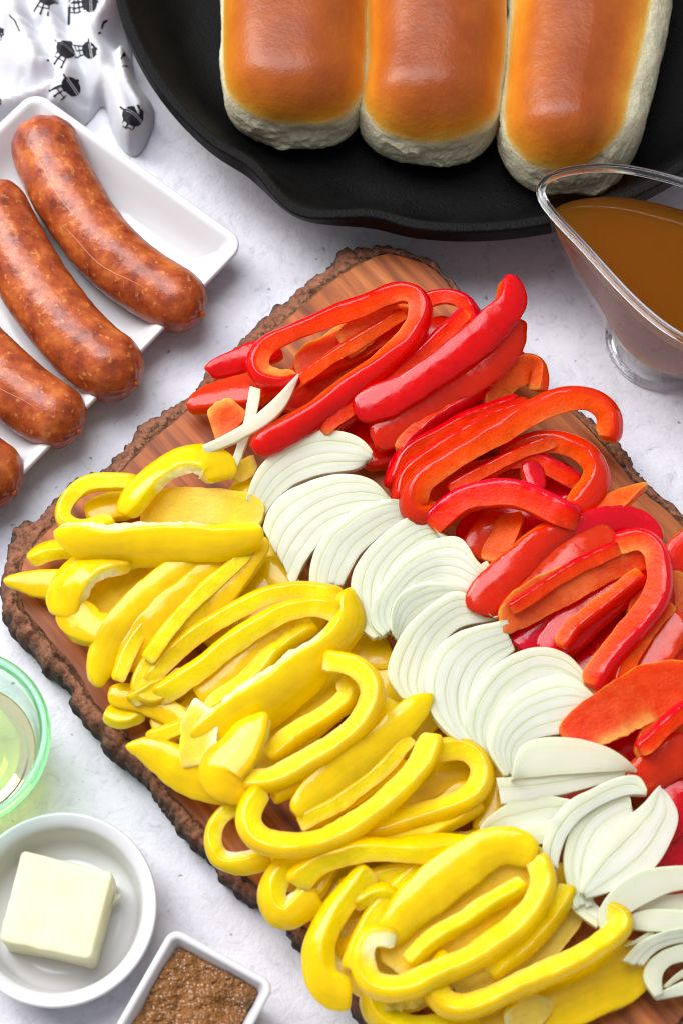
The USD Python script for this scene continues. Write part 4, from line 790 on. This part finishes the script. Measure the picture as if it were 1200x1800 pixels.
R('narrow dusky red piece standing between two arches', [(928, 812), (938, 840), (946, 866)], 46, 10, 34, 24, e=(.7, .6))
R('short dark red strip under the middle arch', [(884, 902), (856, 940), (828, 976)], 37, 0, 52, 26)
R('red middle arch curling over with orange inside', [(758, 928), (806, 888), (866, 868), (930, 876), (982, 902), (1020, 916)], [46, 52, 54, 50], [-84, -74, -66], [46, 50, 56, 50], 46, e=(.4, .12))
R('broad red strip falling from the middle arch towards the onions', [(1005, 925), (955, 962), (908, 1008), (862, 1052), (840, 1080)], [48, 48, 44], [24, 20], [60, 80, 80, 64], 30, e=(.4, .4), bow=.16)
R('thin orange inside piece descending beside the middle arch', [(900, 905), (885, 950), (862, 990)], 41, 150, 44, 24)
R('thin sharp orange splinter pointing at the board edge', [(1136, 852), (1090, 878), (1040, 908), (995, 948)], [46, 44], 160, [16, 38, 40, 24], 18, e=(.05, .2), tau=90, pith=(1, .3))
R('red hump lying behind the right loop', [(900, 1060), (960, 1000), (1020, 950), (1070, 925), (1122, 932), (1150, 965)], [40, 46, 44, 40], [-20, -8], [50, 62, 60, 50], 28)
R('red strip with a soft pink shine below the splinter', [(905, 1050), (965, 1000), (1030, 955), (1080, 950)], [46, 48, 46], [12, 16], [40, 58, 54], 28)
R('red strip with a rough jagged lower edge', [(880, 1092), (930, 1058), (1000, 1020), (1070, 990), (1150, 978)], [46, 49, 49], [165, 158], [50, 64, 56, 44], 26, pith=(1, .12))
R('narrow red strip in the gap under the jagged one', [(912, 1142), (965, 1098), (1030, 1060)], 40, -8, 50, 26)
R('glossy red strip with a pale pink streak inside the right loop', [(960, 1150), (1020, 1085), (1082, 1030), (1140, 990)], [41, 45], [-8, 4], [56, 66, 60], 28)
R('orange edged red strip looping down at the right', [(1085, 958), (1128, 950), (1158, 985), (1156, 1045), (1112, 1110), (1068, 1160), (1040, 1208)], [52, 54, 54, 50], [74, 66, 60], 46, 38, pith=(1, .25, 0, .25))
R('red strip leaving the picture beside the right loop', [(1150, 1120), (1180, 1040), (1200, 985), (1235, 940)], [40, 42], -10, 70, 28)
R('dusky red strip at the right edge over the pink shine', [(1110, 1100), (1150, 1060), (1210, 1030)], 42, 175, 60, 26)
R('wide red strip with a big pink shine at the right edge', [(1098, 1232), (1124, 1185), (1155, 1135), (1200, 1085)], [43, 47], [10, 18], [46, 72, 66], 28)
R('narrow red strip at the right edge beside the pink shine', [(1160, 1190), (1190, 1140), (1230, 1090)], [43, 45], 5, 50, 28)
R('small upright red chunk beside the onion fan', [(1068, 1244), (1084, 1210), (1100, 1178)], [40, 42], 12, 46, 28, e=(.6, .7))
R('broad red strip with pale orange lower edge at the right', [(990, 1302), (1050, 1268), (1110, 1232), (1165, 1208), (1240, 1200)], [45, 50, 50], [170, 165], [56, 84, 84, 70], 30, pith=(-1, .75, .15, .6))
R('orange red strip with ragged upper edge at the right edge', [(1122, 1335), (1160, 1300), (1220, 1262)], [44, 47], [165, 165], [50, 66], 26, e=(.3, .5))
R('smooth orange red strip below the ragged one', [(1105, 1392), (1150, 1352), (1230, 1310)], [42, 45], [-10, -6], [56, 74], 28)
R('dark red strip at the right edge by the onion leaf', [(1160, 1460), (1195, 1400), (1240, 1360)], 40, 0, 70, 28)

# ---------------------------------------------------------------- onion slices: nested layers, each layer a part
def onion(label, outer, inner_, N, zo=46, zi=38, thick=3.6, gap=.02, ridge=.07, name='onion_slice'):
    SEED[0] += 1; sd = SEED[0]
    n = 48
    o, i = spline(np.array(outer, float), n), spline(np.array(inner_, float), n)
    zo_, zi_ = (np.interp(np.linspace(0, 1, n), np.linspace(0, 1, np.size(z)), np.atleast_1d(z).astype(float)) * MM for z in (zo, zi))
    zi_ = np.maximum(zi_, zo_ - 5 * MM)
    A, B = P(o[:, 0], o[:, 1], zo_), P(i[:, 0], i[:, 1], zi_)
    base = [*((A + B) / 2)[:, :2].mean(0), min(A[:, 2].min(), B[:, 2].min()) - thick * MM]
    s = thing(name, label, 'onion slice', base, 'onion slices between the peppers')
    r = np.random.default_rng(sd); N = {7: 5, 6: 5, 5: 4}.get(N, N)
    cuts = np.r_[0, np.cumsum(r.uniform(.75, 1.25, N))]; cuts /= cuts[-1]
    for k in range(N):
        s0, s1 = cuts[k], cuts[k + 1] - (gap * (cuts[k + 1] - cuts[k]) if k < N - 1 else 0)
        h = (r.uniform(-.06, .06) - .10 * k) * MM; cutA, cutB = r.uniform(-.012, .03, 2) if N > 1 else (0, 0)
        tt = np.linspace(cutA if cutA > 0 else 0, 1 - max(cutB, 0), n)
        Ai = np.stack([np.interp(tt, np.linspace(0, 1, n), A[:, c]) for c in range(3)], 1); Bi = np.stack([np.interp(tt, np.linspace(0, 1, n), B[:, c]) for c in range(3)], 1)
        sec = [(0, .0), (.0, -.0), (.0, -.0), (.05, .2), (.14, .55), (.30, .88), (.5, 1.0), (.7, .9), (.86, .6), (.95, .2), (1.0, -.0), (1.0, -.0), (1.0, 0), (.8, 0), (.5, 0), (.2, 0)]
        rings, ac, al, af = [], [], [], []
        wdt = np.linalg.norm(Bi - Ai, axis=1) * (s1 - s0)
        for j, (u, hgt) in enumerate(sec):
            sf = s0 + (s1 - s0) * u
            p = Ai + (Bi - Ai) * sf
            dome = np.minimum(wdt * .16, .9 * MM) * (ridge / .55)
            top = 0 < j < 12
            p = p.copy(); p[:, 2] += (h + (hgt * dome if hgt > 0 else hgt * 1.2 * MM)) if top else -thick * MM + h
            if j in (1, 2, 10, 11): p[:, 2] = (Ai + (Bi - Ai) * sf)[:, 2] + h
            p += np.stack([fb(p, 120, 2, sd), fb(p, 120, 2, sd + 40), fb(p, 120, 2, sd + 80)], 1) * [.9 * MM, .9 * MM, .5 * MM]
            rings.append(p); ac.append(np.full(n, (sf if 1 else 0) + .0)); al.append(tt); af.append(np.full(n, u))
        rg = np.stack(rings, 1)
        ex = lambda X: (lambda M: np.r_[M.ravel(), M[0].mean(), M[-1].mean()])(np.stack(X, 1))
        obj('onion_layer', skin_rings(rg), 'onion', s, attrs={'across': ex(ac) * max(1, N / 4), 'along': ex(al), 'frac': ex(af), 'rim': np.full(len(sec) * n + 2, 1.0 if k == 0 else r.uniform(0, .35))})
    return s
onion('topmost onion slice, a curved fan under the red U strip', [(433, 880), (447, 835), (480, 795), (525, 765), (575, 756), (630, 768), (657, 797)], [(464, 908), (482, 880), (517, 850), (562, 834), (602, 827), (628, 822), (646, 812)], 5, 47, 41)
onion('second onion slice from the top, wide with a ragged left edge', [(463, 928), (476, 890), (510, 860), (560, 840), (612, 833), (660, 848), (686, 878)], [(512, 1032), (538, 985), (573, 940), (612, 917), (650, 904), (690, 897), (714, 896)], 6, 47, 38)
onion('third onion slice from the top, narrow, against the second', [(543, 1034), (547, 985), (578, 930), (630, 892), (688, 877), (724, 888), (732, 905)], [(604, 1028), (616, 1002), (632, 975), (655, 952), (692, 925), (722, 913), (738, 908)], 5, 47, 38)
onion('onion slice with a smooth round left rim in the upper middle', [(662, 1128), (630, 1095), (616, 1035), (632, 982), (675, 936), (729, 908), (774, 942)], [(694, 1112), (694, 1070), (704, 1022), (734, 984), (774, 958), (802, 952), (818, 956)], 6, 48, 39)
onion('onion slice with its tip pointing at the red middle arch', [(680, 1122), (652, 1092), (662, 1040), (700, 985), (755, 950), (812, 948), (838, 985), (864, 1002)], [(704, 1092), (724, 1052), (748, 1034), (778, 1024), (803, 1034), (827, 1044), (849, 1022)], 6, 49, 41)
onion('small greenish onion slice tucked into the middle of the row', [(690, 1116), (690, 1065), (715, 1035), (755, 1021), (800, 1027), (832, 1044)], [(704, 1128), (719, 1097), (744, 1074), (774, 1060), (802, 1052), (832, 1052)], 4, 48, 41)
onion('tall onion slice left of the white flat faced slice', [(708, 1228), (682, 1190), (688, 1150), (715, 1100), (760, 1060), (805, 1039), (862, 1082)], [(750, 1232), (755, 1190), (768, 1150), (792, 1115), (822, 1098), (850, 1094), (876, 1090)], 5, 48, 39)
onion('white flat faced onion slice with even stripes in the middle of the row', [(838, 1316), (782, 1286), (750, 1232), (749, 1180), (777, 1130), (825, 1104), (893, 1089)], [(852, 1312), (838, 1270), (844, 1222), (860, 1182), (884, 1157), (898, 1147), (906, 1140)], 7, 49, 40, ridge=.04)
onion('large onion slice behind the greenest one, beside the red strips', [(845, 1320), (820, 1281), (828, 1228), (865, 1175), (925, 1141), (990, 1147), (1035, 1195), (1060, 1241)], [(884, 1352), (884, 1312), (896, 1272), (922, 1234), (962, 1214), (1004, 1218), (1038, 1230), (1062, 1244)], 5, 48, 42)
onion('large green rimmed onion slice lying on top of the fan', [(884, 1362), (857, 1311), (871, 1255), (915, 1209), (960, 1189), (1006, 1191), (1036, 1214), (1062, 1243)], [(908, 1366), (908, 1337), (916, 1317), (934, 1302), (954, 1294), (978, 1290), (1018, 1277), (1060, 1246)], 7, 51, 41)
onion('plain smooth onion wedge below the big fan', [(898, 1368), (906, 1330), (920, 1309), (965, 1296), (1035, 1303), (1085, 1323), (1120, 1353)], [(900, 1370), (940, 1366), (980, 1362), (1020, 1359), (1060, 1357), (1092, 1355), (1119, 1355)], 1, 54, 50)
onion('straight onion piece with blunt left end under the plain wedge', [(873, 1368), (920, 1366), (980, 1359), (1040, 1354), (1102, 1351)], [(880, 1413), (920, 1409), (960, 1401), (1020, 1388), (1102, 1366)], 2, 49, 46)
onion('small onion slice touching the yellow loop', [(839, 1483), (844, 1454), (875, 1424), (930, 1401), (1002, 1405)], [(845, 1486), (882, 1470), (912, 1477), (957, 1482), (1004, 1442)], 3, 46, 40)
onion('short inner onion piece in front of the small slice', [(886, 1478), (905, 1460), (940, 1448), (985, 1440)], [(890, 1482), (920, 1484), (955, 1483), (985, 1470)], 1, 47, 44)
onion('striped onion tail hanging below the leaf shaped piece', [(994, 1530), (1002, 1592), (1024, 1614), (1050, 1632)], [(1034, 1540), (1039, 1576), (1049, 1592), (1066, 1604)], 3, 44, 42)
onion('onion slice body under the leaf shaped petal', [(1012, 1604), (990, 1510), (1011, 1445), (1050, 1411), (1104, 1398), (1110, 1420)], [(1040, 1592), (1040, 1540), (1060, 1482), (1088, 1452), (1112, 1432), (1116, 1425)], 3, 46, 44)
onion('white leaf shaped onion petal with a pointed top at the right', [(1018, 1570), (1034, 1500), (1075, 1455), (1122, 1420), (1159, 1381)], [(1030, 1580), (1092, 1560), (1152, 1523), (1186, 1462), (1190, 1424), (1161, 1383)], 3, 50, 48, gap=.02, ridge=.04)
onion('curved onion arc with a forked top between wedge and leaf', [(953, 1513), (957, 1470), (989, 1417), (1055, 1379), (1121, 1365), (1140, 1395)], [(979, 1532), (990, 1482), (1018, 1442), (1062, 1412), (1107, 1397), (1139, 1398)], 2, 50, 48, gap=.05)
onion('thick onion arc with a sharp lower tip at the right edge', [(1065, 1649), (1051, 1608), (1084, 1559), (1135, 1529), (1225, 1521)], [(1068, 1650), (1102, 1609), (1152, 1579), (1182, 1567), (1230, 1560)], 1, 50, 47)
onion('thin onion strip over red at the right edge', [(1110, 1600), (1150, 1578), (1230, 1571)], [(1112, 1602), (1157, 1600), (1230, 1598)], 1, 41, 40)
onion('onion strip below the thin one at the right edge', [(1088, 1622), (1120, 1603), (1230, 1603)], [(1092, 1627), (1137, 1637), (1230, 1635)], 1, 45, 43)
onion('flared onion piece with a frayed left end at the lower right', [(1093, 1690), (1133, 1650), (1230, 1628)], [(1128, 1700), (1157, 1670), (1230, 1652)], 3, 44, 41)
onion('narrow onion spike above the frayed piece at the lower right', [(1098, 1662), (1120, 1650), (1148, 1634)], [(1100, 1664), (1124, 1658), (1150, 1646)], 1, 41, 40)
onion('lowest onion loop lying on bare wood at the right edge', [(1150, 1754), (1131, 1716), (1150, 1682), (1230, 1652)], [(1164, 1748), (1164, 1717), (1179, 1697), (1230, 1688)], 1, 40, 38)
onion('lower arm of the lowest onion loop at the right edge', [(1150, 1752), (1180, 1734), (1230, 1712)], [(1155, 1757), (1187, 1752), (1230, 1744)], 1, 38, 36)
onion('inner onion strip inside the lowest loop at the right edge', [(1165, 1735), (1190, 1712), (1230, 1690)], [(1172, 1738), (1196, 1722), (1230, 1706)], 1, 36, 34)
onion('loose white onion sliver lying across the red strip ends', [(356, 782), (420, 750), (480, 702), (523, 656)], [(362, 798), (440, 762), (500, 714), (525, 658)], 1, 56, 54, thick=3)
onion('second loose onion sliver under the first', [(402, 822), (420, 770), (432, 720), (440, 678)], [(418, 820), (436, 772), (452, 722), (458, 684)], 1, 50, 49, thick=3)
onion('stubby onion chunk standing above the white flat faced slice', [(866, 1086), (872, 1064), (880, 1048)], [(888, 1084), (892, 1066), (896, 1052)], 1, 46, 45)
onion('tiny pale onion scrap at the tip of the pointed slice', [(838, 1000), (848, 990), (856, 986)], [(846, 1012), (856, 1006), (866, 1002)], 1, 44, 43)
for lb, p, zz, rl, bb, tt in (
    ('slim red strip on edge inside the top U', [(500, 690), (570, 640), (650, 588), (712, 548)], 45, 70, 40, 26),
    ('thin red strip on edge between top U and long glossy strip', [(560, 760), (640, 700), (720, 640), (800, 570), (820, 548)], 46, 72, 40, 28),
    ('slim red strip on edge below the glossy pair', [(700, 790), (770, 730), (840, 686), (880, 640)], 44, -70, 42, 28),
    ('thin red strip on edge inside the long J', [(790, 862), (860, 822), (930, 790), (985, 770)], 47, 70, 40, 26),
    ('slim red strip on edge beside the sharp orange splinter', [(960, 985), (1010, 945), (1060, 912)], 45, 66, 40, 26),
    ('thin red strip on edge above the jagged strip', [(895, 1075), (960, 1030), (1030, 990), (1090, 962)], 52, 72, 36, 24),
    ('thin red strip on edge inside the right loop', [(985, 1135), (1040, 1080), (1090, 1040), (1130, 1010)], 50, -70, 38, 24),
    ('slim red strip on edge left of the pink shine', [(1078, 1210), (1100, 1160), (1140, 1105), (1180, 1062)], 48, 68, 40, 26),
    ('thin red strip on edge at the right edge above the orange pieces', [(1120, 1320), (1165, 1278), (1230, 1232)], 52, 66, 40, 26)):
    R(lb, p, zz, rl, bb, tt)
